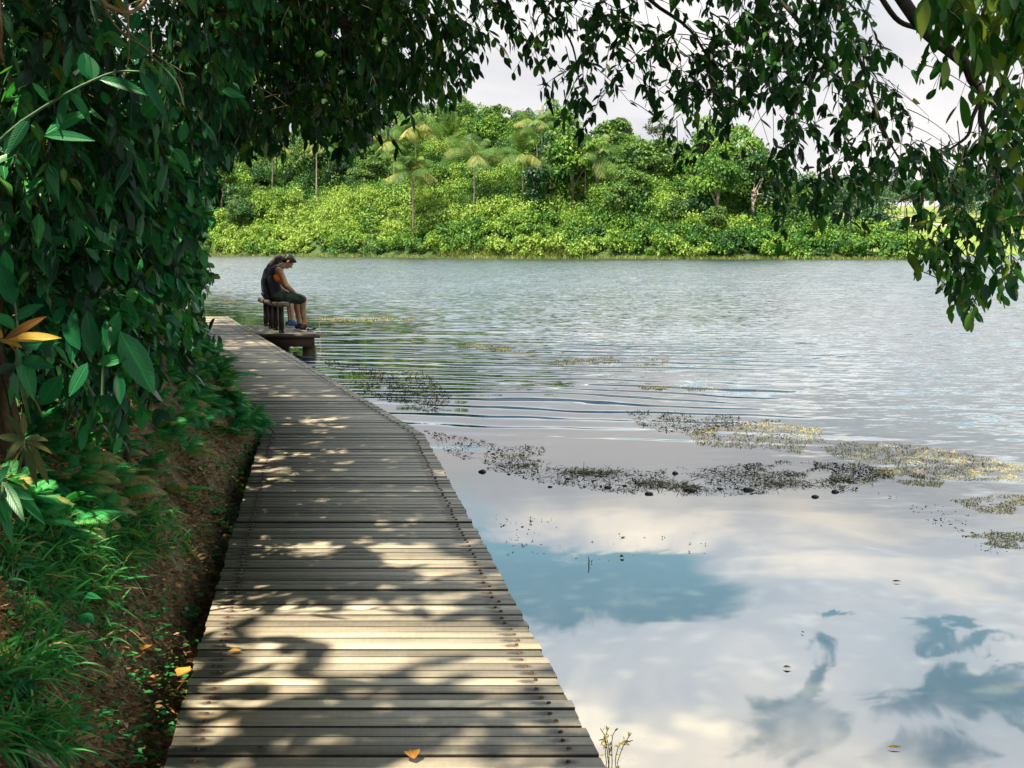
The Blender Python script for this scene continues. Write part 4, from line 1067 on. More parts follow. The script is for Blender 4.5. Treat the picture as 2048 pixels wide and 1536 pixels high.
# ------------------------------------------------------------------ the left bank
def bank_z(x, y):
    u = xl(y) - np.clip(np.asarray(y, float) - (Y_END - 1.5), 0, None) * 1.6 - np.asarray(x, float)
    foot = 0.015 + 0.075 * (1 - sstep(4.0, 5.6, y))
    up = np.clip(u - foot, 0, None)
    over = 0.34 * sstep(7.8, 9.4, y)
    z = -0.33 + over + 1.05 * (1 - np.exp(-up * 1.5)) + 0.30 * up
    z = z + (fbm(np.asarray(x) * 2.3, np.asarray(y) * 2.3, 4) - 0.47) * 0.30 * np.clip(up * 3, 0, 1) + (fbm(np.asarray(x) * 9, np.asarray(y) * 9, 3) - 0.44) * 0.07 * np.clip(up * 5, 0, 1)
    z = np.where(u < foot, -0.42 + over * np.clip(1 + (u - 0.0) / 0.25, 0, 1), z)
    return z
def build_bank():
    m, T, out = mat('bank_soil')
    pos = T.new('ShaderNodeNewGeometry').outputs['Position']
    n1 = T.noise(pos, 3.0, 6, 0.65); n2 = T.noise(pos, 38.0, 5, 0.7); n3 = T.noise(T.vmath('MULTIPLY', pos, (1, 1, 0.4)), 130.0, 3, 0.6)
    f = T.math('ADD', T.math('MULTIPLY', n1, 0.4), T.math('ADD', T.math('MULTIPLY', n2, 0.4), T.math('MULTIPLY', n3, 0.2)))
    col = T.ramp(f, [(0.36, (0.035, 0.025, 0.013)), (0.47, (0.13, 0.090, 0.045)), (0.56, (0.27, 0.195, 0.10)), (0.66, (0.42, 0.33, 0.20))])
    moss = T.smooth(T.noise(pos, 5.0, 4, 0.6), 0.56, 0.68)
    col = T.mix(T.math('MULTIPLY', moss, 0.6), col, (0.035, 0.055, 0.014, 1))
    principled(T, out, col, 0.9, T.math('ADD', T.math('MULTIPLY', n2, 0.03), T.math('MULTIPLY', n3, 0.008)), spec=0.2)
    us = np.concatenate([np.linspace(-0.30, 0.1, 7), np.linspace(0.125, 1.6, 60), np.linspace(1.7, 4, 20), np.linspace(4.5, 30, 14)])
    ys = np.concatenate([np.linspace(-3, 1.4, 12), np.linspace(1.5, 14, 300), np.linspace(14.1, 24, 80), np.linspace(24.5, 60, 20)])
    U, Yg = np.meshgrid(us, ys); Xg = xl(Yg) - np.clip(Yg - (Y_END - 1.5), 0, None) * 1.6 - U
    Z = bank_z(Xg, Yg)
    far = sstep(24, 27, Yg); Z = Z * 1.0
    mb = MB(); n = len(us); i, j = np.meshgrid(np.arange(n - 1), np.arange(len(ys) - 1)); a = (j * n + i).ravel()
    mb.add(np.stack([Xg.ravel(), Yg.ravel(), Z.ravel()], 1), np.stack([a, a + n, a + n + 1, a + 1], 1))
    tag(mb.build('ground', m, smooth=True), kind='structure')
build_bank()
def on_bank(px, py):
    d = ray(px, py); D = np.linspace(1.6, 26, 4000); P = np.array([0, 0, CAM_H]) + d[None] * (D / d[1])[:, None]
    hit = P[:, 2] < bank_z(P[:, 0], P[:, 1]); k = np.argmax(hit) if hit.any() else len(D) - 1
    return P[k]

# where the sun gets through the leaves onto the boards
def sun_gap(P):
    """True where a leaf at P would shade one of the sun flecks; such leaves are thinned out of the crowns."""
    t = P[:, 2] / sz
    X = P[:, 0] - t * sx; Y = P[:, 1] - t * sy
    u = (X - xl(Y)) / np.maximum(xr(Y) - xl(Y), 0.1)
    n = fbm(X * 2.2 + 5, Y * 1.9 + 2, 4) * 1.0
    band = np.exp(-((Y - 4.30 + 0.25 * (u - 0.5)) / 0.30) ** 2) * 0.50 + np.exp(-(((Y - 5.0) / 0.5) ** 2 + ((u - 0.95) / 0.3) ** 2)) * 0.40 \
        + np.exp(-(((Y - 3.9) / 0.5) ** 2 + ((u - 0.95) / 0.22) ** 2)) * 0.40 + np.exp(-(((Y - 5.6) / 0.22) ** 2 + ((u - 0.6) / 0.4) ** 2)) * 0.24 \
        + np.exp(-(((Y - 3.85) / 0.15) ** 2 + ((u - 0.38) / 0.2) ** 2)) * 0.30 + np.exp(-(((Y - 22.8) / 1.4) ** 2)) * 0.8
    m = ((n + band) > 0.72) & (u > -0.35) & (u < 1.5)
    # pinholes elsewhere along the walk
    pin = (fbm(X * 3.1 + 31, Y * 2.0 + 9, 3) > np.where(u < -0.05, 0.53, 0.70)) & (u > -1.2) & (u < 1.2) & (Y > 2.6) & (Y < 17.0)
    # patches reaching the bank and the outer twigs by the water
    return (m | pin) & (P[:, 2] > 0.9)

WALL_X = [(-200, 640), (100, 520), (240, 470), (330, 440), (400, 415), (440, 402), (500, 396), (545, 402), (560, 408), (590, 388), (640, 396), (690, 425), (760, 480), (900, 560), (1600, 560)]
def keep_wall(P):
    """Leaves stay on the bank side of the opening over the walk."""
    px, py = project(P)
    return px + rng.normal(size=len(px)) * 9 + (vnoise(py / 23.0, P[:, 1]) - 0.5) * 40 < np.interp(py, [a for a, _ in WALL_X], [b for _, b in WALL_X])

# forest behind the bank: one dense mass
def forest_mass():
    mb = MB()
    K = 70000
    y = rng.uniform(5.4, 30, K); u = 1.05 + rng.random(K) ** 1.3 * 5.5; x = xl(y) - u
    z = bank_z(x, y) + rng.random(K) * (5.2 + 2 * vnoise(x, y))
    P = np.stack([x, y, z], 1)
    xw = xl(y) - 0.35; t = np.clip((x - xw) / sx, 0, None)
    lit = (t > 0.5) & (fbm((y - t * sy) * 1.3 + 7, (z - t * sz) * 1.5 + 3, 3) > 0.55) & (z > 2.6)
    P = P[keep_wall(P) & ~sun_gap(P) & ~lit]
    K = len(P); s = rng.uniform(0.06, 0.13, K) * np.clip(P[:, 1] / 9, 0.8, 1.6)
    leaves(mb, LEAF_FLAT, P, rng.normal(size=(K, 3)) * 0.6 + np.array([0.25, -0.2, -0.9]), rng.normal(size=(K, 3)) * 0.6 + np.array([0.7, -0.6, 0.3]), s, s * 0.24, 0.15, np.clip(rng.normal(0.4, 0.2, K), 0, 0.92))
    tag(mb.build('forest_undergrowth', M['wall']), 'dark dense leafy undergrowth filling the forest behind the bank', 'undergrowth', kind='stuff')
forest_mass()

def leaf_spray(mb, tw, root, d, Ln, n, leaf, wid, tpl, mi=0, tone=(0.2, 0.7), keep=None, hang=0.75, tw_r=0.003):
    """A twig from root along d with n leaves hanging from it."""
    near = tpl is LEAF_FINE; r_ = rng.random()
    tpl = (LEAF_FINE if r_ < 0.4 else LEAF_BLUNT if r_ < 0.75 else LEAF_LANCE) if near else (LEAF_MID if r_ < 0.5 else LEAF_BLUNT_MID)
    s = np.linspace(0, 1, 7)
    P = root + d * (s * Ln)[:, None] - np.array([0, 0, 1.0]) * (0.35 * Ln * s ** 2)[:, None]
    q = np.clip(np.sort(rng.random(n) ** 0.6), 0.12, 1.0)
    B = np.stack([np.interp(q, s, P[:, c]) for c in range(3)], 1)
    tg = unit(np.stack([np.interp(q, s, np.gradient(P[:, c])) for c in range(3)], 1))
    sd = rnd_unit(n); sd = unit(sd - tg * np.sum(sd * tg, 1, keepdims=True))
    ax = tg * 0.55 + sd * 0.75 + np.array([0, 0, -hang]) + rng.normal(size=(n, 3)) * 0.15
    nm = rng.normal(size=(n, 3)) * 0.55 + np.array([0, 0, 0.7]) + sd * 0.2
    if keep is not None:
        k = keep(B + unit(ax) * leaf * 0.5); B, ax, nm, q = B[k], ax[k], nm[k], q[k]
    n = len(B)
    if n == 0: return
    L = leaf * rng.uniform(0.5, 1.25, n)
    wid = wid * rng.uniform(0.8, 1.25, n)
    t0 = rng.uniform(*tone)
    leaves(mb, tpl, B, ax, nm, L, L * wid, rng.uniform(-0.05, 0.45, n), np.clip(t0 + rng.normal(size=n) * 0.12, 0, 1), mi, near)
    if tw is not None and n >= 2:
        e = np.linspace(0, float(q.max()), 7); P = np.stack([np.interp(e, s, P[:, c]) for c in range(3)], 1)
        v, f = tube(P, np.linspace(tw_r, tw_r * 0.4, 7), 4); tw.add(v, f)

def shrub(name, label, blobs, leaf=0.11, wid=0.21, tpl=LEAF_MID, tw_n=60, per=12, base=None, m='wall', tone=(0.15, 0.7), group=None, hang=0.35):
    c0 = at(*blobs[0][:3]); b = np.array([c0[0] - 0.25, c0[1], 0]) if base is None else np.array(base, float)
    b[2] = float(bank_z(b[0], b[1])) - 0.05
    t = thing(name, label, 'shrub', b, 0, group)
    lv, tw = MB(), MB()
    kp = lambda Q: keep_wall(Q + b) & ~sun_gap(Q + b)
    for (px, py, D, rx, ry, rz) in blobs:
        c = at(px, py, D) - b
        st = spline([np.array([rng.normal() * 0.05, rng.normal() * 0.05, 0]), c * 0.5 + np.array([-0.12, 0, 0.1]), c], 8)
        v, f = tube(st, np.linspace(0.018, 0.006, len(st)), 6); tw.add(v, f)
        for i in range(tw_n):
            d = rnd_unit(1)[0]; d[0] = abs(d[0]) * 0.9 if rng.random() < 0.65 else d[0]
            if rng.random() < 0.6: d[1] = -abs(d[1])
            p = c + d * np.array([rx, ry, rz]) * rng.uniform(0.35, 1.0)
            leaf_spray(lv, tw, p, unit(d * 0.7 + rng.normal(size=3) * 0.45 + np.array([0.1, -0.1, -0.25])), rng.uniform(0.22, 0.45), per, leaf, wid, tpl, 0, tone, kp, hang)
    lv.build('foliage', M[m], t); tw.build('stems', M['twig'], t, smooth=True)
    return t
shrub('leafy_shrub', 'overhanging shrub with long drooping leaves in the upper left corner', [(110, 130, 4.7, .50, .45, .45), (30, 40, 4.5, .4, .4, .4), (60, 240, 4.7, .35, .4, .22)], 0.088, 0.22, LEAF_FINE, 85, 9, m='wall_near', tone=(0.05, 0.92), hang=0.45)
shrub('leafy_shrub', 'tall shrub with hanging narrow leaves beside the looping vine', [(320, 90, 5.6, .42, .6, .50), (390, 30, 6.0, .4, .6, .4)], 0.085, 0.19, LEAF_FINE, 75, 10, m='wall_near', tone=(0.1, 0.85), hang=0.9)
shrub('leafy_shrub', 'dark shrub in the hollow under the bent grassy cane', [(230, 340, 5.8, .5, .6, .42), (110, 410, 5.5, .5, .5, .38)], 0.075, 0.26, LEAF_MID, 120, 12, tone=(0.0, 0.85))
shrub('leafy_shrub', 'small-leaved shrub massed above the broad-leaf clump', [(250, 500, 6.6, .45, .8, .40), (160, 545, 6.0, .4, .7, .35)], 0.066, 0.29, LEAF_MID, 130, 12, tone=(0.0, 0.9))
shrub('leafy_shrub', 'shrub with hanging pointed leaves at the curtain edge', [(370, 300, 8.0, .26, 1.0, .62), (385, 190, 8.4, .35, 1.0, .5)], 0.092, 0.22, LEAF_MID, 120, 12, tone=(0.05, 0.8), hang=0.9)
shrub('leafy_shrub', 'shrub with rounded leaves lowest at the curtain edge', [(345, 470, 8.8, .26, 1.0, .50), (345, 560, 9.4, .2, 1.0, .40)], 0.08, 0.28, LEAF_MID, 130, 12, tone=(0.1, 0.9))
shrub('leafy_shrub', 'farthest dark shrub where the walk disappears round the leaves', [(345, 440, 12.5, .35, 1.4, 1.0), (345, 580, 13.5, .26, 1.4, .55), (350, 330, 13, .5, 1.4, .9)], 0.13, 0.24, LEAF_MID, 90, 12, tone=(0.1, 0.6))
shrub('leafy_shrub', 'shrub at the far end of the walk behind the leaf curtain', [(335, 480, 19, .5, 2.0, 1.5), (330, 600, 20, .4, 2.0, .7)], 0.17, 0.24, LEAF_MID, 80, 12, tone=(0.2, 0.7))
shrub('leafy_shrub', 'low shrub leaning from the leaf curtain onto the boards', [(350, 640, 10.5, .20, .7, .30), (385, 690, 10.8, .16, .5, .2)], 0.085, 0.25, LEAF_MID, 60, 11, tone=(0.3, 0.8))
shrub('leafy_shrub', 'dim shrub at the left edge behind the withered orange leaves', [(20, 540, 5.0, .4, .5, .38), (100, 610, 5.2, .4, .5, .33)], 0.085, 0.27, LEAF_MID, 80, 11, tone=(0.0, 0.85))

# broad-leaved plants near the camera, each built blade by blade
def blade_plant(name, label, cat, D, stems, blades, m='ginger', stem_r=0.006, droop=0.12, dtone=0.5):
    """stems: lists of photo points; blades: (base, tip, half width in photo pixels[, depth offset at the tip])"""
    p0 = on_bank(*stems[0][0]) if stems and stems[0][0][1] > 500 else at(*(stems[0][0] if stems else blades[0][0]), D)
    if p0[1] > D + 1.5 or p0[1] < D - 1.5: p0 = at(*(stems[0][0] if stems else blades[0][0]), D)
    t = thing(name, label, cat, p0, 0)
    if stems:
        mb = MB()
        for st in stems:
            pts = np.array([at(a, b, D) for a, b in st]) - p0
            pts[0] = pts[0] * 0.3 if st[0][1] > 500 else pts[0]
            sp = spline(pts, 14); v, f = tube(sp, np.linspace(stem_r, stem_r * 0.55, len(sp)), 7); mb.add(v, f)
        mb.build('stem', M['stem' if m != 'dead' else 'vine'], t, smooth=True)
    mb = MB()
    for bl in blades:
        b, tip, hw = bl[0], bl[1], bl[2]; off = bl[3] if len(bl) > 3 else rng.uniform(-0.10, 0.06)
        B = at(*b, D); E = at(*tip, D + off)
        ax = E - B; L = np.linalg.norm(ax); dr = droop * rng.uniform(0.3, 1.2)
        ax = ax + np.array([0, 0, dr * L])
        view = unit(np.array([0, 0, CAM_H]) - B)
        nrm = view + np.array([0.0, 0, 0.55]) + rng.normal(size=3) * 0.28
        leaves(mb, BLADE, [B - p0], [ax], [nrm], [L], [hw / F_PX * D], [dr], [float(np.clip(dtone + rng.normal() * 0.22, 0, 1))], 0, True)
    mb.build('leaves', M[m], t, smooth=True)
    return t
blade_plant('broad_leaf_plant', 'upright ginger plant with one bright blade above the fern slope', 'plant', 4.25, [[(205, 790), (206, 740), (207, 700)], [(150, 800), (146, 720)]],
            [((207, 705), (242, 610), 17), ((143, 728), (148, 604), 14), ((187, 712), (172, 606), 17), ((196, 728), (258, 716), 12), ((240, 662), (306, 784), 28), ((212, 640), (216, 700), 10), ((236, 745), (240, 805), 12), ((175, 725), (140, 790), 14), ((222, 720), (282, 700), 12), ((160, 700), (120, 640), 13)])
blade_plant('broad_leaf_plant', 'tall-stemmed ginger plant in front of the withered orange leaves', 'plant', 3.75, [[(60, 845), (37, 740), (34, 640), (20, 560)]],
            [((38, 699), (66, 795), 17), ((60, 782), (86, 838), 13), ((123, 749), (84, 808), 20), ((40, 692), (122, 684), 13), ((32, 640), (92, 608), 13), ((28, 610), (-5, 520), 20), ((34, 575), (60, 545), 16), ((30, 660), (-10, 625), 12), ((36, 720), (110, 735), 14), ((20, 560), (6, 490), 13)])
blade_plant('withered_leaf', 'withered orange-brown leaf cluster at the left edge', 'dead leaf', 3.7, [[(34, 720), (30, 700), (10, 680)]],
            [((8, 680), (97, 630), 9), ((14, 679), (124, 676), 11), ((0, 678), (44, 696), 9), ((5, 676), (-18, 655), 9)], 'dead', 0.004, 0.08, 0.7)
blade_plant('faded_palm_leaf', 'star-shaped faded palm leaf drooping over the ferns', 'palm leaf', 3.45, [[(36, 945), (46, 905), (50, 879)]],
            [((50, 879), (-8, 873), 9), ((50, 879), (10, 822), 8), ((50, 879), (14, 925), 9), ((50, 879), (22, 935), 10), ((50, 879), (88, 955), 10), ((50, 879), (70, 965), 9), ((50, 879), (104, 908), 8), ((50, 879), (98, 882), 7), ((48, 872), (46, 822), 7)], 'palmish', 0.005, 0.25, 0.5)
blade_plant('broad_leaf_plant', 'long-bladed plant at the lower left edge above the grass', 'plant', 3.2, [[(4, 1060), (4, 1000), (6, 965)]],
            [((14, 965), (86, 1045), 12), ((6, 962), (46, 1040), 11), ((2, 968), (18, 1050), 12), ((-6, 970), (20, 925), 10), ((8, 980), (70, 1000), 9), ((-4, 990), (24, 1085), 10)], dtone=0.6)
blade_plant('cane_plant', 'bent pale cane carrying long arching blades across the upper left', 'plant', 3.9, [[(-10, 290), (43, 243), (133, 187), (187, 160), (233, 143), (280, 143)]],
            [((277, 142), (332, 238), 12), ((196, 158), (296, 192), 11), ((90, 268), (192, 216), 14), ((88, 272), (190, 282), 11), ((140, 184), (175, 240), 10), ((100, 205), (60, 160), 10), ((180, 160), (165, 95), 18), ((187, 160), (180, 108), 14), ((60, 235), (20, 300), 12), ((133, 188), (118, 250), 11)], droop=0.25, dtone=0.55)
blade_plant('broad_leaf_plant', 'large oval-leaved climber under the looping vine', 'plant', 4.3, [[(215, 10), (255, 60), (300, 110), (350, 160), (368, 210)]],
            [((258, 118), (296, 66), 21), ((286, 232), (318, 200), 17), ((225, 90), (210, 30), 20), ((262, 60), (280, 20), 12), ((352, 240), (348, 210), 9), ((362, 285), (372, 240), 10), ((215, 210), (205, 180), 9)], dtone=0.7)
blade_plant('broad_leaf_plant', 'strap-leaved plant arching towards the boardwalk at mid bank', 'plant', 6.6, [[(262, 690), (255, 620), (262, 560)]],
            [((262, 560), (384, 564), 9), ((258, 560), (320, 600), 8), ((256, 575), (200, 530), 9), ((258, 590), (230, 660), 9), ((260, 560), (248, 500), 8), ((262, 580), (340, 650), 8), ((256, 600), (300, 690), 8), ((258, 565), (300, 520), 8)], droop=0.3, dtone=0.45)
blade_plant('broad_leaf_plant', 'dark strap-leaved plant hanging in the shade at left centre', 'plant', 5.0, [[(60, 560), (70, 480), (90, 420)]],
            [((90, 420), (150, 470), 12), ((88, 425), (30, 480), 13), ((85, 440), (110, 520), 13), ((80, 450), (20, 420), 12), ((90, 420), (130, 370), 12), ((75, 480), (140, 540), 12), ((72, 500), (10, 545), 13)], droop=0.3, dtone=0.3)

# vines and a mottled branch hanging at the top left
def vine(name, label, cat, D, pts, r, mt='vine', wob=0.01):
    P = np.array([at(a, b, D + i * 0.04) for i, (a, b) in enumerate(pts)]); p0 = P[0].copy()
    t = thing(name, label, cat, p0, 0)
    sp = spline(P - p0, 26); mb = MB(); v, f = tube(sp, np.linspace(r[0], r[1], len(sp)), 8); mb.add(v, f); mb.build('stem', M[mt], t, smooth=True)
vine('woody_vine', 'thick looping woody vine at the top left', 'vine', 4.0, [(190, -60), (205, 0), (225, 15), (253, 25), (276, 17), (294, -8), (300, -60)], (0.0075, 0.007))
vine('woody_vine', 'rough vine stub hanging at the left edge', 'vine', 4.0, [(-6, -40), (2, 60), (0, 100), (12, 130), (17, 150), (26, 172)], (0.007, 0.0055))
vine('woody_vine', 'thin bare vine curving down past the bent cane', 'vine', 4.2, [(185, -40), (230, 50), (290, 95), (335, 128), (362, 170), (368, 215)], (0.0035, 0.0015))
vine('woody_vine', 'thin vine hanging straight below the looping vine', 'vine', 4.1, [(256, 26), (258, 90), (255, 130), (240, 175), (220, 203)], (0.0022, 0.0012))
vine('woody_vine', 'long thin vine hanging down the curtain edge', 'vine', 7.5, [(372, 200), (392, 270), (395, 320), (378, 380), (368, 420)], (0.008, 0.004), 'bark')
m_, T_n, o_n = mat('mottled_bark')
co_ = T_n.new('ShaderNodeTexCoord').outputs['Object']
band_ = T_n.smooth(T_n.noise(T_n.vmath('MULTIPLY', co_, (4, 4, 26)), 1.0, 3, 0.5), 0.54, 0.60)
principled(T_n, o_n, T_n.mix(band_, (0.016, 0.013, 0.012, 1), (0.40, 0.36, 0.33, 1)), 0.8, T_n.math('MULTIPLY', T_n.noise(co_, 60, 4), 0.004), spec=0.2)
M['mottled'] = m_
vine('broken_branch', 'dark broken branch with white bark patches at the top left', 'branch', 4.2, [(128, -60), (146, 0), (165, 42), (180, 74), (190, 97), (190, 112)], (0.022, 0.010), 'mottled')

# ferns
def fern_mesh(n_fr, L, lush):
    mb = MB()
    for i in range(n_fr):
        a = 2 * math.pi * (i + rng.uniform(-0.35, 0.35)) / n_fr; e = rng.uniform(0.25, 1.05); l = L * rng.uniform(0.7, 1.15)
        d = np.array([math.cos(a) * math.cos(e), math.sin(a) * math.cos(e), math.sin(e)])
        s = np.linspace(0, 1, 9); P = d * (s * l)[:, None] - np.array([0, 0, 1.0]) * (0.5 * l * s ** 2)[:, None]
        tone = float(np.clip(rng.normal(0.55, 0.14), 0, 1)) if rng.random() < 0.93 else 1.0
        v, f = tube(P, np.linspace(0.0022, 0.0008, 9), 4); mb.add(v, f, tone)
        K = 24; q = np.linspace(0.14, 0.99, K); B = np.stack([np.interp(q, s, P[:, c]) for c in range(3)], 1)
        tg = unit(np.gradient(B, axis=0)); sd = unit(np.cross(tg, [0, 0, 1.0])); up = np.cross(sd, tg)
        ll = l * 0.23 * np.sin(np.clip(0.18 + q * 0.82, 0, 1) * math.pi) ** 0.8 + 0.006
        for sg in (-1, 1):
            leaves(mb, LEAF_FLAT, B, sd * sg + tg * 0.4 - up * 0.05, up + rng.normal(size=(K, 3)) * 0.15, ll, ll * 0.065 + 0.0009, 0.15, np.clip(tone + rng.normal(size=K) * 0.05, 0, 1))
    return mb
FERN = [fern_mesh(9, 0.26, 1), fern_mesh(11, 0.21, 1), fern_mesh(7, 0.30, 1), fern_mesh(8, 0.17, 1)]
fern_me = []
for k, mb in enumerate(FERN):
    o = mb.build('fern', M['fern']); fern_me.append(o.data); bpy.data.objects.remove(o)
def fern(px, py, v, s, label, group=None, at_p=None):
    p = on_bank(px, py) if at_p is None else at_p
    o = bpy.data.objects.new('fern', fern_me[v]); C.objects.link(o); s *= 1.05; o.location = p - np.array([0, 0, 0.02]); o.scale = (s, s, s)
    o.rotation_euler = (0, 0.30, rng.random() * 0.8 - 0.4 + rng.integers(0, 6))
    tag(o, label, 'fern', group)
FL = [(425, 745, 1, 1.5, 'bushy fern spilling onto the boards at the far bank corner'), (445, 790, 0, 1.1, 'fern spilling over the bank just above the bend'), (395, 830, 1, 1.0, 'fern hanging down the bare soil above the bend'),
      (335, 850, 0, 1.1, 'fern in the middle of the slope below the strap-leaved plant'), (370, 900, 2, 1.0, 'feathery fern over bare soil beside the bend'), (300, 930, 1, 1.1, 'dense fern left of the bare soil patch'),
      (350, 985, 0, 1.0, 'lowest fern beside the bare brown soil'), (235, 985, 2, 0.9, 'yellow-tinged fern under the faded palm leaf level'), (150, 890, 0, 0.9, 'fern right beside the star-shaped palm leaf'),
      (230, 900, 3, 1.2, 'small fern under the pale bent stalk'), (120, 1010, 1, 0.9, 'pale bright fern by the lower left blades'), (175, 1035, 2, 0.8, 'fern among the grass at lower left'),
      (250, 1045, 0, 0.8, 'fern above the long grass tufts'), (290, 800, 3, 1.3, 'fern high on the slope under the ginger plant'), (60, 1040, 3, 1.1, 'small fern low at the left edge'),
      (410, 700, 3, 1.6, 'fern under the leaning low shrub by the boards'), (465, 800, 3, 1.0, 'small fern touching the board ends above the bend')]
for px, py, v, s, lab in FL: fern(px, py, v, s, lab)
for k in range(190):
    px = rng.uniform(20, 470); py = rng.uniform(700, 1060)
    if px > 300 + (870 - py) * 0.9 + 60: continue
    fern(px, py, int(rng.integers(0, 4)), rng.uniform(0.55, 1.0), 'small green fern among its neighbours on the bank slope', 'small ferns of the bank')

for k in range(46):                                   # the corner where ferns spill over the board ends
    while True:
        px, py = rng.uniform(350, 510), rng.uniform(675, 870)
        if inside([(385, 670), (430, 690), (475, 735), (508, 800), (515, 850), (470, 870), (400, 850), (350, 800), (350, 720)], np.array([px]), np.array([py]))[0]: break
    fern(px, py, int(rng.integers(0, 4)), rng.uniform(0.7, 1.25), 'small green fern in the thick growth at the bank corner above the bend', 'ferns of the bank corner')

# grass, seedlings and litter: uncountable ground cover
def ground_cover():
    mb = MB(); Ps, Ls = [], []
    for (cx, cy, r, n, l) in ((200, 1090, 110, 500, 0.17), (110, 1140, 120, 420, 0.18), (300, 1060, 80, 260, 0.14), (40, 1330, 80, 260, 0.20), (30, 1470, 90, 260, 0.22), (120, 1250, 110, 260, 0.14), (60, 1090, 90, 260, 0.17), (420, 850, 60, 160, 0.10), (250, 850, 120, 220, 0.13), (380, 760, 70, 160, 0.12)):
        c = 0
        for k in range(n // 6):
            a = rng.random() * 6.28; q = math.sqrt(rng.random()) * r
            p = on_bank(cx + q * math.cos(a), cy + q * math.sin(a) * 0.7)
            for j in range(7): Ps.append(p + np.array([rng.normal() * 0.02, rng.normal() * 0.02, -0.01])); Ls.append(l * rng.uniform(0.5, 1.2))
    Ps = np.array(Ps); K = len(Ps)
    leaves(mb, BLADE, Ps, rng.normal(size=(K, 3)) * 0.5 + np.array([0.45, -0.25, 0.85]), rng.normal(size=(K, 3)) + np.array([0, -0.4, 0.6]), np.array(Ls), rng.uniform(0.0025, 0.0065, K), rng.uniform(0.2, 0.8, K), np.clip(rng.normal(0.5, 0.24, K), 0, 1))
    tag(mb.build('bank_grass', M['grass']), 'tufts of long green grass covering the lower left bank', 'grass', kind='stuff')
    mb = MB(); N = 700; P = []
    while len(P) < N:
        px, py = rng.uniform(0, 530), rng.uniform(860, 1536)
        if px > 520 - (py - 860) * 0.29: continue
        P.append(on_bank(px, py))
    while len(P) < N + 260:                            # thicker along the board ends
        py = rng.uniform(850, 1120); px = 522 - max(0, py - 860) * 0.27 - abs(rng.normal()) * 38
        P.append(on_bank(px, py))
    N = len(P)
    P = np.repeat(np.array(P), 4, 0) + rng.normal(size=(N * 4, 3)) * 0.008; K = len(P); a = np.tile(np.arange(4) * 1.57, N) + np.repeat(rng.random(N) * 6, 4)
    s = np.repeat(rng.uniform(0.012, 0.042, N), 4)
    leaves(mb, LEAF_MID, P + np.array([0, 0, 0.012]), np.stack([np.cos(a), np.sin(a), 0.25 + 0 * a], 1), np.tile([0.1, -0.2, 1.0], (K, 1)) + rng.normal(size=(K, 3)) * 0.25, s, s * 0.28, 0.2, np.clip(rng.normal(0.55, 0.2, K), 0, 0.95))
    tag(mb.build('seedlings', M['fern']), 'tiny green seedlings scattered over the bare soil', 'seedlings', kind='stuff')
    mb = MB(); K = 17000
    px = rng.uniform(-40, 540, K); py = rng.uniform(760, 1560, K)
    ok = px < 530 - np.clip(py - 860, 0, None) * 0.29 + 10
    px, py = np.concatenate([px[ok], rng.uniform(370, 525, 5000)]), np.concatenate([py[ok], rng.uniform(850, 1150, 5000)])
    P = np.array([on_bank(a, b) for a, b in zip(px, py)]); K = len(P); s = rng.uniform(0.010, 0.045, K)
    leaves(mb, LEAF_MID, P + np.array([0, 0, 0.006]), rng.normal(size=(K, 3)) * np.array([1, 1, 0.35]) + np.array([0.3, 0, -0.15]), rng.normal(size=(K, 3)) * 0.5 + np.array([0.5, -0.1, 1]), s, s * rng.uniform(0.06, 0.26, K), rng.uniform(-0.15, 0.3, K), np.clip(rng.normal(0.42, 0.22, K), 0, 1))
    for k in range(1300):
        p = P[int(rng.integers(0, K))]; d = unit(rng.normal(size=3) * np.array([1, 1, 0.3])); l = rng.uniform(0.03, 0.12)
        v, f = tube([p - d * l / 2 + [0, 0, 0.008], p + rng.normal(size=3) * 0.004 + [0, 0, 0.012], p + d * l / 2 + [0, 0, 0.008]], rng.uniform(0.0009, 0.0022), 4); mb.add(v, f, float(np.clip(rng.normal(0.5, 0.25), 0, 1)))
    tag(mb.build('leaf_litter', M['litter']), 'brown leaf litter and twigs on the bare bank soil', 'litter', kind='stuff')
ground_cover()

# broad-leaved seedlings standing in the lower bank
def herb(label, px, py, n, L, h):
    p = on_bank(px, py); t = thing('seedling', label, 'plant', p); mb, st = MB(), MB()
    for k in range(n):
        a = rng.random() * 6.28; top = np.array([math.cos(a) * 0.035, math.sin(a) * 0.035, h * rng.uniform(0.5, 1.1)])
        v, f = tube(spline([(0, 0, -0.01), top * 0.6 + np.array([0, 0, 0.01]), top], 6), 0.0014, 5); st.add(v, f)
        leaves(mb, LEAF_FINE, [top], [(math.cos(a), math.sin(a), 0.15)], [(0.1, -0.5, 1.0)], [L * rng.uniform(0.7, 1.2)], [L * 0.26], [0.35], [float(np.clip(rng.normal(0.6, 0.2), 0, 1))], 0, True)
    mb.build('leaves', M['ginger'], t, smooth=True); st.build('stem', M['stem'], t)
herb('blue-green oval-leaved seedling in the lower bank grass', 150, 1262, 7, 0.075, 0.12)
herb('small round-leaved seedling beside the splintered log', 55, 1405, 6, 0.06, 0.08)
herb('low broad-leaved seedling at the left edge under the long blades', 25, 1190, 7, 0.07, 0.10)
herb('seedling with bright leaves between grass and bare soil', 215, 1320, 5, 0.045, 0.06)
herb('leafy seedling at the top of the grass near the pale ferns', 110, 1110, 6, 0.065, 0.10)
herb('small seedling on the soil close to the board ends at lower left', 300, 1440, 5, 0.04, 0.05)

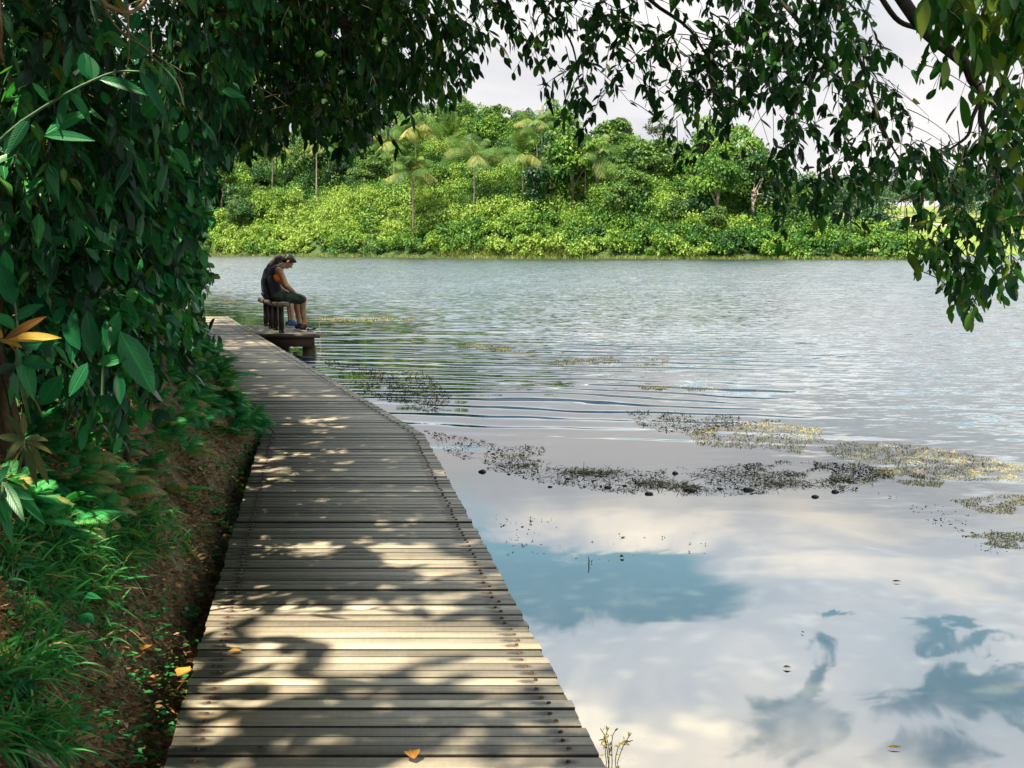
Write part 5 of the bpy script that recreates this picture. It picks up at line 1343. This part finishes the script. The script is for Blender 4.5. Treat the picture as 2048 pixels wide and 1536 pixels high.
# single fallen leaves
def fallen(label, p, L, w, rz, tone, curl=0.25, m='dead', up=0.010):
    mb = MB()
    leaves(mb, LEAF_FINE, [(-L / 2 * math.cos(rz), -L / 2 * math.sin(rz), up)], [(math.cos(rz), math.sin(rz), 0.10 * curl)], [(0.05, -0.15, 1)], [L], [w], [0.0], [tone], 0, True)
    V = mb.v[0]; q = V[:, 0] * math.cos(rz) + V[:, 1] * math.sin(rz); r_ = -V[:, 0] * math.sin(rz) + V[:, 1] * math.cos(rz)
    V[:, 2] += curl * (r_ / w) ** 2 * w * 0.9 + curl * 0.35 * (q / L) ** 2 * L
    o = mb.build('fallen_leaf', M[m], None, smooth=True); o.location = p; tag(o, label, 'fallen leaf')
def tilt_bank(px, py): return on_bank(px, py) + np.array([0, 0, 0.012])
fallen('curled brown leaf lying on the boards at the bottom of the photo', on(824, 1518), 0.055, 0.024, 1.9, 0.55, 0.7)
fallen('small yellow curled leaf on the sunlit boards by the left edge', on(470, 1308), 0.052, 0.012, 0.1, 0.95, 0.6)
fallen('dull narrow leaf on the shaded boards at the left edge', on(476, 1168), 0.055, 0.011, -0.4, 0.35, 0.5)
fallen('tiny dark leaf on the boards at the bottom left', on(521, 1503), 0.020, 0.008, 0.3, 0.1, 0.8)
fallen('bright orange leaf lying on the bare bank soil', tilt_bank(332, 1127), 0.055, 0.020, 0.3, 0.85, 0.3)
fallen('large pale tan leaf propped on the lower bank', tilt_bank(288, 1308), 0.085, 0.024, 1.1, 0.62, 0.2)
fallen('rusty leaf at the very edge of the boards', tilt_bank(452, 1082), 0.075, 0.02, 0.1, 0.5, 0.4)
fallen('big yellow leaf caught in the gap beside the boards', on(368, 1350, -0.02), 0.09, 0.028, 1.35, 0.85, 0.35)
fallen('rust-brown leaf under the ferns at mid slope', tilt_bank(262, 870), 0.075, 0.028, 0.5, 0.6, 0.3)
fallen('orange leaf standing among the ferns above bare soil', tilt_bank(381, 812), 0.085, 0.018, 1.3, 0.75, 0.3)
fallen('pale brown round leaf beside the hanging broad blade', tilt_bank(322, 806), 0.07, 0.03, 0.2, 0.5, 0.3)
fallen('small orange leaf among the lower grass', tilt_bank(178, 1235), 0.05, 0.018, 0.9, 0.65, 0.3)
# splintered stump of a dead stem in the corner
p = on_bank(60, 1480)
log = thing('splintered_log', 'splintered pale dead log in the bottom left corner', 'log', p, 0)
mb = MB()
for k in range(12):
    a = at(22 + rng.uniform(-14, 14), 1425 + rng.uniform(-14, 14), p[1] + 0.05) - p; b = at(98 + rng.uniform(-18, 18), 1545 + rng.uniform(-8, 8), p[1] - 0.18) - p
    v, f = tube(spline([a, (a + b) / 2 + rng.normal(size=3) * 0.006, b], 8), np.linspace(rng.uniform(0.002, 0.006), rng.uniform(0.006, 0.011), 9), 6); mb.add(v, f)
M['splinter'] = simple_mat('splintered_wood', (0.13, 0.085, 0.05), (0.42, 0.32, 0.22), 22, 0.8, 0.003, stretch=(1, 1, 0.5))
mb.build('stem', M['splinter'], log, smooth=True)

# ------------------------------------------------------------------ the trees whose crowns hang over the walk and the water
CL = [(330, -260), (380, 330), (440, 350), (500, 300), (540, 312), (580, 268), (640, 300), (690, 312), (745, 300), (762, 258), (800, 240), (840, 212), (862, 200), (878, 228), (905, 215), (908, 190), (945, 178), (952, 120), (935, 92),
      (965, 70), (985, 102), (1012, 110), (1020, 60), (985, 10), (1000, -260)]
CM = [(990, -260), (1000, 40), (1015, 125), (1065, 148), (1098, 175), (1106, 262), (1132, 262), (1142, 240), (1150, 288), (1182, 288), (1190, 240), (1212, 245), (1235, 195), (1250, 150), (1262, 235), (1315, 240), (1322, 150), (1345, 150), (1342, 240),
      (1305, 270), (1310, 342), (1358, 347), (1366, 300), (1380, 312), (1400, 347), (1432, 340), (1470, 215), (1480, 180), (1490, 215), (1530, 250), (1560, 312), (1530, 330), (1533, 485), (1560, 492), (1577, 420), (1640, 437), (1674, 422), (1686, 380),
      (1690, 438), (1745, 442), (1757, 370), (1820, 375), (1824, 240), (1790, 185), (1770, 120), (1740, 60), (1740, -260)]
CR = [(1800, -260), (1800, 0), (1850, 20), (1862, 62), (1830, 105), (1828, 208), (1872, 208), (1905, 150), (1962, 140), (1955, 250), (1900, 268), (1840, 268), (1817, 290), (1815, 380), (1850, 400), (1813, 470), (1850, 500), (1822, 560), (1850, 607), (1915, 612),
      (1925, 652), (1950, 647), (1990, 600), (2000, 520), (2008, 578), (2035, 577), (2085, 500), (2085, -260)]
GAPS = [[(1015, 20), (1050, 15), (1090, 45), (1050, 60)], [(940, 20), (965, 10), (990, 45), (950, 60)], [(1385, 20), (1400, 20), (1405, 70), (1390, 90)], [(1250, 60), (1262, 50), (1270, 95), (1258, 110)]]
def in_canopy(P, sh=(0, 0)):
    px, py = project(P)
    px = px + sh[0] + rng.normal(size=len(P)) * 5; py = py + sh[1] + rng.normal(size=len(P)) * 5
    k = inside(CL, px, py) | inside(CM, px, py) | inside(CR, px, py)
    for g in GAPS: k &= ~inside(g, px, py)
    return k
def canopy(lv, tw, o, poly, n, D0, D1, leaf, per, ymin, tone, wid=0.22, hang=0.8, Ln=(0.25, 0.5), tpl=LEAF_FINE, dens=None):
    P = np.asarray(poly); x0, x1 = P[:, 0].min(), min(P[:, 0].max(), 2110); y0, y1 = ymin, P[:, 1].max()
    sh = np.zeros(2)
    kp = lambda Q: in_canopy(Q + o, sh) & ~sun_gap(Q + o)
    c = 0; tries = 0
    while c < n and tries < n * 30:
        tries += 1
        px, py = rng.uniform(x0, x1), rng.uniform(y0, y1)
        if not inside(poly, np.array([px]), np.array([py]))[0]: continue
        if dens is not None and rng.random() > dens(px, py): continue
        sh[:] = rng.normal(size=2) * np.array([12, 20]) + np.array([0, 6])
        D = rng.uniform(D0, D1); root = at(px + rng.normal() * 8, py - rng.uniform(5, 60), D) - o
        d = unit(rng.normal(size=3) * np.array([0.7, 0.7, 0.3]) + np.array([0.15, -0.1, -0.45]))
        leaf_spray(lv, tw, root, d, rng.uniform(*Ln), per, leaf, wid, tpl, 0, tone, kp, hang, 0.0028)
        c += 1
def wall_gap(P):
    """leaves high up whose shade would fall on the lit patches of the leaf wall beside the walk"""
    xw = xl(P[:, 1]) - 0.35; t = np.clip((P[:, 0] - xw) / sx, 0, None)
    Yw = P[:, 1] - t * sy; Zw = P[:, 2] - t * sz
    return (t > 0.5) & (Zw > 0.2) & (Zw < 3.6) & (fbm(Yw * 1.3 + 7, Zw * 1.5 + 3, 3) > 0.55)
def crown_mass(lv, o, K, xr_, yr_, zr_, size, tone):
    """the part of the crown above the picture, which shades the walk"""
    P = np.stack([rng.uniform(*xr_, K), rng.uniform(*yr_, K), rng.uniform(*zr_, K)], 1)
    px, py = project(P)
    ok = (py < -40) | (keep_wall(P) & (P[:, 1] > 6)) | ((P[:, 1] < 1.0) & (P[:, 2] > 2.5))
    ok &= ~sun_gap(P) & ~wall_gap(P); P = P[ok]; K = len(P); s = rng.uniform(*size, K) * np.where(py[ok] > -40, 0.45, 1.0)
    leaves(lv, LEAF_FLAT, P - o, rng.normal(size=(K, 3)) + np.array([0.2, 0, -0.8]), rng.normal(size=(K, 3)) * 0.6 + np.array([0, 0, 0.8]), s, s * 0.26, 0.15, np.clip(rng.normal(*tone, K), 0, 0.9))
def branch(mb, o, pts, r0, r1, n=18, sides=9):
    sp = spline(np.array(pts) - o, n); v, f = tube(sp, np.linspace(r0, r1, len(sp)), sides); mb.add(v, f)

# tree leaning over from the forest, its crown making the dark upper left of the view
o1 = np.array([-5.2, 9.0, 0.0]); o1[2] = float(bank_z(o1[0], o1[1])) - 0.1
t1 = thing('overhanging_tree', 'dark leafy tree leaning from the left bank over the boardwalk', 'tree', o1)
tr, lm, lv, tw = MB(), MB(), MB(), MB()
branch(tr, o1, [o1, o1 + [0.1, -0.1, 2.2], o1 + [0.5, -0.3, 4.6], o1 + [0.8, -0.4, 6.4]], 0.20, 0.11)
for pts in ([o1 + [0.35, -0.25, 3.6], (-3.4, 8.6, 4.4), (-1.9, 8.3, 4.1), (-0.7, 8.0, 3.55)], [o1 + [0.5, -0.3, 4.6], (-3.4, 7.2, 4.7), (-2.0, 6.6, 4.2), (-0.6, 6.6, 3.4)], [o1 + [0.3, -0.2, 3.0], (-4.0, 9.6, 3.9), (-2.7, 9.6, 3.5), (-1.8, 9.4, 2.75)],
            [at(420, -20, 8.5), at(520, 60, 8.6), at(610, 70, 8.6), at(700, 120, 8.5)], [at(560, -30, 8.0), at(650, 30, 8.0), at(740, 60, 8.0), at(850, 40, 8.0)]):
    branch(lm, o1, pts, 0.055, 0.014)
wt = lambda px, py: 1.0 if px < 830 else 0.55
canopy(lv, tw, o1, CL, 800, 6.2, 10.5, 0.076, 12, -60, (0.10, 0.9), 0.25, 0.7, (0.25, 0.5), LEAF_FINE, wt)
canopy(lv, tw, o1, [(330, -260), (340, 200), (480, 250), (700, 180), (760, 60), (820, -60), (820, -260)], 300, 9.5, 13, 0.115, 14, -60, (0.0, 0.4), 0.25, 1.0, (0.3, 0.6), LEAF_MID)
crown_mass(lv, o1, 32000, (-11.5, -0.6), (6.0, 24.0), (3.9, 9.0), (0.20, 0.32), (0.35, 0.2))
tr.build('trunk', M['bark'], t1, smooth=True); lm.build('limbs', M['bark'], t1, smooth=True); lv.build('crown', M['canopy'], t1); tw.build('twigs', M['twig'], t1, smooth=True)

# tree beside the camera whose long limb reaches out over the water
o2 = np.array([-3.0, 0.1, 0.0]); o2[2] = float(bank_z(o2[0], o2[1])) - 0.1
t2 = thing('overhanging_tree', 'tree whose twisting bare limb hangs over the water at upper right', 'tree', o2)
tr, lm, lv, tw = MB(), MB(), MB(), MB()
branch(tr, o2, [o2, o2 + [0.15, 0.2, 2.0], o2 + [0.7, 0.7, 4.2]], 0.22, 0.13)
A = [at(1760, -70, 6.2), at(1812, 10, 6.15), at(1850, 62, 6.1), at(1895, 98, 6.05), at(1932, 130, 6.0), at(1945, 160, 6.0), at(1958, 172, 5.98)]
branch(lm, o2, [o2 + [0.6, 0.6, 3.9], (-0.9, 2.6, 4.7), (0.8, 4.7, 4.1), at(1700, -200, 6.2), A[0]], 0.105, 0.040, 24)
branch(lm, o2, A, 0.036, 0.026, 24, 10)
branch(lm, o2, [at(1958, 172, 5.98), at(1966, 205, 5.97), at(1962, 235, 5.95), at(1970, 262, 5.9), at(1995, 320, 5.85), at(2010, 400, 5.8)], 0.022, 0.008)
branch(lm, o2, [at(1962, 198, 5.96), at(1945, 235, 5.95), at(1936, 270, 5.93), at(1905, 295, 5.9), at(1870, 315, 5.85)], 0.0125, 0.004)
branch(lm, o2, [at(1962, 180, 5.98), at(1990, 215, 5.9), at(2015, 260, 5.85), at(2050, 310, 5.8), at(2090, 350, 5.8)], 0.011, 0.005)
branch(lm, o2, [at(1730, -60, 6.3), at(1790, 35, 6.25), at(1840, 60, 6.2), at(1880, 98, 6.15)], 0.016, 0.012)
branch(lm, o2, [at(1480, -60, 7.2), at(1560, 0, 7.1), at(1610, 60, 7.0), at(1650, 120, 6.9), at(1700, 200, 6.8)], 0.020, 0.006)
branch(lm, o2, [at(1240, -80, 7.8), at(1300, 0, 7.6), at(1380, 60, 7.5), at(1430, 150, 7.4), at(1440, 220, 7.4)], 0.016, 0.004)
branch(lm, o2, [at(1000, -60, 8.2), at(1080, 10, 8.2), at(1140, 80, 8.1), at(1160, 170, 8.1)], 0.014, 0.004)
branch(lm, o2, [at(1640, -80, 6.6), at(1720, 120, 6.5), at(1760, 240, 6.4), at(1800, 320, 6.3), at(1850, 380, 6.2)], 0.012, 0.003)
for (a, b) in (((1958, 240), (1940, 420)), ((1975, 270), (1990, 520)), ((1995, 330), (1935, 560)), ((1930, 290), (1880, 420)), ((2010, 400), (2020, 560)), ((1985, 300), (1975, 470)), ((1550, 330), (1552, 440)), ((1720, 300), (1715, 420)), ((1300, 120), (1290, 215)), ((1128, 180), (1118, 250)), ((1420, 220), (1400, 330))):
    D = 5.85 if a[0] > 1800 else 6.9
    branch(lm, o2, [at(*a, D), at((a[0] + b[0]) / 2 + 8, (a[1] + b[1]) / 2, D - 0.05), at(*b, D - 0.08)], 0.0045, 0.0018, 10, 5)
dm = lambda px, py: (0.55 if px < 1280 and py > 110 else 1.0) * (0.8 if px < 1330 else 1.0)
canopy(lv, tw, o2, CM, 400, 5.8, 7.6, 0.070, 10, -60, (0.10, 0.75), 0.25, 0.42, (0.2, 0.42), LEAF_FINE, dm)
dr = lambda px, py: (0.25 if px < 1970 else 0.8) if py < 210 else (1.0 if px > 1960 or py > 300 else 0.35)
canopy(lv, tw, o2, CR, 235, 5.0, 6.6, 0.070, 9, -60, (0.3, 0.98), 0.25, 0.45, (0.18, 0.36), LEAF_FINE, dr)
canopy(lv, tw, o2, [(1880, -100), (1890, 50), (1990, 110), (2085, 120), (2085, -100)], 44, 4.9, 5.8, 0.11, 9, -60, (0.7, 1.0), 0.24, 0.9, (0.18, 0.32), LEAF_FINE)
crown_mass(lv, o2, 27000, (-6.0, 1.6), (-3.5, 9.0), (3.3, 6.3), (0.18, 0.28), (0.35, 0.2))
tr.build('trunk', M['bark'], t2, smooth=True); lm.build('limbs', M['bark'], t2, smooth=True); lv.build('crown', M['canopy'], t2); tw.build('twigs', M['twig'], t2, smooth=True)

# ------------------------------------------------------------------ weeds and drift on the water
def scatter_poly(poly, n, clump=0.0):
    P = np.array(poly, float); out = []
    while len(out) < n:
        x = rng.uniform(P[:, 0].min(), P[:, 0].max(), n * 3); y = rng.uniform(P[:, 1].min(), P[:, 1].max(), n * 3)
        k = inside(poly, x, y)
        q = fbm(x * 0.02, y * 0.06, 3) > clump
        for a, b in zip(x[k & q], y[k & q]): out.append(on(a, b, WATER_Z))
    return np.array(out[:n])
W_TAN = [([(1370, 868), (1430, 848), (1500, 842), (1640, 856), (1650, 885), (1780, 885), (1900, 900), (2060, 935), (2060, 962), (1900, 960), (1780, 930), (1640, 912), (1560, 902), (1400, 892)], 1500, (0.55, 0.98)), ([(1740, 940), (1800, 935), (1890, 962), (1880, 975), (1800, 968)], 220, (0.55, 0.85)),
         ([(1900, 1000), (1990, 990), (2060, 990), (2060, 1030), (1960, 1025)], 200, (0.6, 0.95)), ([(1925, 1072), (1990, 1064), (2060, 1066), (2060, 1098), (1990, 1096)], 160, (0.6, 0.95)),
         ([(860, 690), (1000, 692), (1110, 695), (1130, 706), (1040, 706)], 420, (0.7, 0.98)), ([(600, 637), (820, 634), (836, 641), (650, 645)], 320, (0.5, 0.9)), ([(1090, 722), (1200, 716), (1340, 720), (1330, 730), (1120, 733)], 360, (0.5, 0.95)),
         ([(1270, 772), (1400, 776), (1530, 780), (1500, 788), (1300, 783)], 240, (0.6, 0.95)), ([(385, 603), (470, 602), (480, 607), (390, 608)], 120, (0.3, 0.6)), ([(1000, 905), (1090, 915), (1090, 925), (1000, 918)], 60, (0.6, 0.9))]
W_DARK = [([(1250, 822), (1400, 826), (1560, 842), (1540, 852), (1400, 868), (1290, 862)], 1100, (0.0, 0.3)), ([(1470, 930), (1560, 922), (1720, 928), (1860, 955), (1700, 965), (1560, 950)], 1300, (0.0, 0.35)), ([(635, 714), (740, 738), (860, 748), (905, 795), (880, 830), (800, 815), (740, 790), (680, 750)], 2200, (0.0, 0.3)),
          ([(850, 860), (960, 880), (1090, 895), (1080, 940), (960, 930), (890, 905)], 520, (0.0, 0.3)), ([(960, 935), (1100, 935), (1330, 935), (1480, 930), (1700, 962), (1720, 985), (1500, 990), (1280, 992), (1080, 965)], 1700, (0.0, 0.35)), ([(990, 1030), (1120, 1040), (1130, 1110), (1010, 1110)], 60, (0.0, 0.25)),
          ([(1750, 985), (1900, 1010), (2050, 1090), (2000, 1120), (1880, 1060)], 110, (0.0, 0.3)), ([(1100, 1085), (1400, 1040), (1420, 1110), (1150, 1130)], 26, (0.0, 0.2))]
def weeds():
    mb = MB()
    for poly, n, tn in W_TAN:
        n = int(n * 3.2)
        P = scatter_poly(poly, n, 0.34); K = n
        leaves(mb, STRIP, P - [0, 0, 0.01], rng.normal(size=(K, 3)) * 0.45 + np.array([0, 0, 1]), rng.normal(size=(K, 3)) + np.array([0, -1, 0.2]), rng.uniform(0.010, 0.042, K) * (P[:, 1] / 11) ** 0.5, rng.uniform(0.0022, 0.0042, K) * (P[:, 1] / 11) ** 0.5, 0.2, np.clip(rng.uniform(*tn, K) + rng.normal(size=K) * 0.08, 0, 1))
    tag(mb.build('water_weeds', M['weed']), 'pale yellow-green weed stalks standing in the shallow lake water', 'water weeds', kind='stuff')
    mb = MB()
    for poly, n, tn in W_DARK:
        P = scatter_poly(poly, n, 0.36); K = n
        leaves(mb, LEAF_FLAT, P + [0, 0, 0.001], rng.normal(size=(K, 3)) * np.array([1, 1, 0.4]) + np.array([0, 0, 0.35]), rng.normal(size=(K, 3)) * 0.6 + np.array([0, -0.5, 0.6]), rng.uniform(0.010, 0.042, K) * (P[:, 1] / 10) ** 0.6, rng.uniform(0.002, 0.006, K) * (P[:, 1] / 10) ** 0.6, 0.2, rng.uniform(*tn, K))
    for poly, n, tn in W_TAN[:4] + W_DARK[:5]:       # the fine scum between the stalks
        n = 2600 if len(poly) > 6 else 900
        if poly is W_TAN[0][0]: n = 8000
        P = scatter_poly(poly, n, 0.30); K = n
        leaves(mb, LEAF_TINY, P + [0, 0, 0.001], rng.normal(size=(K, 3)) * np.array([1, 1, 0.12]), rng.normal(size=(K, 3)) * 0.15 + np.array([0, 0, 1]), rng.uniform(0.008, 0.030, K) * (P[:, 1] / 9) ** 0.5, rng.uniform(0.002, 0.007, K), 0.0, np.clip(rng.uniform(tn[0] * 0.8, tn[1] * 0.9 + 0.1, K), 0, 1))
    # dried mats of drift along the weed line
    for (cx, cy, wx, wy, n) in ((1180, 946, 60, 6, 420), (1030, 932, 45, 4, 160), (1310, 970, 60, 7, 320), (1560, 968, 60, 6, 260), (1370, 975, 40, 6, 200), (1700, 962, 60, 5, 160), (1480, 950, 90, 7, 220)):
        P = np.array([on(cx + rng.normal() * wx * 0.55, cy + rng.normal() * wy * 0.6, WATER_Z) for _ in range(n)]); K = n
        leaves(mb, STRIP, P + [0, 0, 0.002], rng.normal(size=(K, 3)) * np.array([1, 0.7, 0.3]) + np.array([0, 0, 0.15]), rng.normal(size=(K, 3)) * 0.4 + np.array([0, 0, 1]), rng.uniform(0.03, 0.10, K), rng.uniform(0.0015, 0.004, K), 0.15, np.clip(rng.normal(0.38, 0.22, K), 0, 1))
    tag(mb.build('drift_weeds', M['weed']), 'dark dead weed and drift floating in lines on the lake', 'drift weed', kind='stuff')
weeds()
def clump(px, py, w, h, label, group=None):
    p = on(px, py, WATER_Z); s = w / F_PX * p[1]
    mb = MB(); V = SPH_V.copy(); V = V * (1 + 0.25 * (fbm(V[:, 0:1] * 2 + px, V[:, 1:2] * 2 + V[:, 2:3] * 2, 3) - 0.45) * 2)
    V = V * np.array([s / 2, s * 0.36, s * h]); V[:, 2] += s * h * 0.15; mb.add_mixed(V, SPH_F)
    o = mb.build('mud_clump', M['rock'], smooth=True); o.location = p; tag(o, label, 'mud clump', group)
clump(1496, 980, 24, 0.20, 'widest dark mud clump in the middle of the weed line'); clump(1381, 981, 26, 0.18, 'dark mud clump beside brown drift left of the widest clump')
clump(1350, 947, 13, 0.3, 'small dark clump alone behind the weed line'); clump(1670, 984, 17, 0.25, 'dark clump at the right end of the weed line'); clump(1630, 994, 15, 0.25, 'dark clump nearest the open calm water at right')
clump(965, 944, 16, 0.28, 'dark round clump at the left end of the weed line')
for px, py, w in ((1215, 975, 16), (1298, 988, 18), (1136, 958, 11), (1250, 972, 10), (1672, 962, 16), (1100, 974, 10), (1440, 978, 12)):
    clump(px, py, w, 0.22, 'small dark mud clump among the floating drift', 'small mud clumps of the weed line')
def floater(label, px, py, L, w, rz, tone, m='litter'):
    p = on(px, py, WATER_Z); fallen(label, p + np.array([0, 0, 0.002]), L, w, rz, tone, 0.5, m, 0.004)
floater('dark leaf floating far right on the calm water', 1793, 1165, 0.055, 0.010, 0.0, 0.15); floater('dark leaf floating just above the blue cloud gap reflection', 1574, 1338, 0.040, 0.010, -0.1, 0.2)
floater('yellow leaf floating at the bottom right of the lake', 1788, 1498, 0.055, 0.009, -0.1, 0.95, 'dead'); floater('tiny dark floating leaf in the middle of the calm water', 1605, 1267, 0.022, 0.006, -0.8, 0.2); floater('dark speck of a leaf floating left of the upright stick', 1244, 1116, 0.03, 0.012, 0.4, 0.05)
p = on(1177, 1130, WATER_Z); st = thing('stick', 'short dark stick poking upright from the calm water', 'stick', p)
mb = MB(); v, f = tube([(0, 0, -0.05), (0.003, 0, 0.03), (-0.002, 0, 0.05)], [0.004, 0.0035, 0.002], 6); mb.add(v, f); mb.build('stem', M['twig'], st)
p = on(1212, 1505, WATER_Z + 0.05); pl = thing('sprig', 'yellow-green weed sprig growing up beside the board ends', 'plant', on(1222, 1525, WATER_Z))
mb, sm = MB(), MB()
for k in range(6):
    top = np.array([rng.normal() * 0.03, rng.normal() * 0.02, 0.10 + rng.uniform(-0.04, 0.03)])
    sp = spline([(rng.normal() * 0.01, 0, -0.1), top * 0.5 + rng.normal(size=3) * 0.01, top], 8); v, f = tube(sp, 0.0016, 5); sm.add(v, f)
    q = rng.integers(3, 8, 9); leaves(mb, LEAF_MID, sp[q], rng.normal(size=(9, 3)) + np.array([0, 0, 0.5]), rng.normal(size=(9, 3)) + np.array([0, -1, 0.6]), rng.uniform(0.015, 0.03, 9), 0.004, 0.2, np.clip(rng.normal(0.8, 0.1, 9), 0, 1))
sm.build('stem', M['twig'], pl); mb.build('leaves', M['weed'], pl)
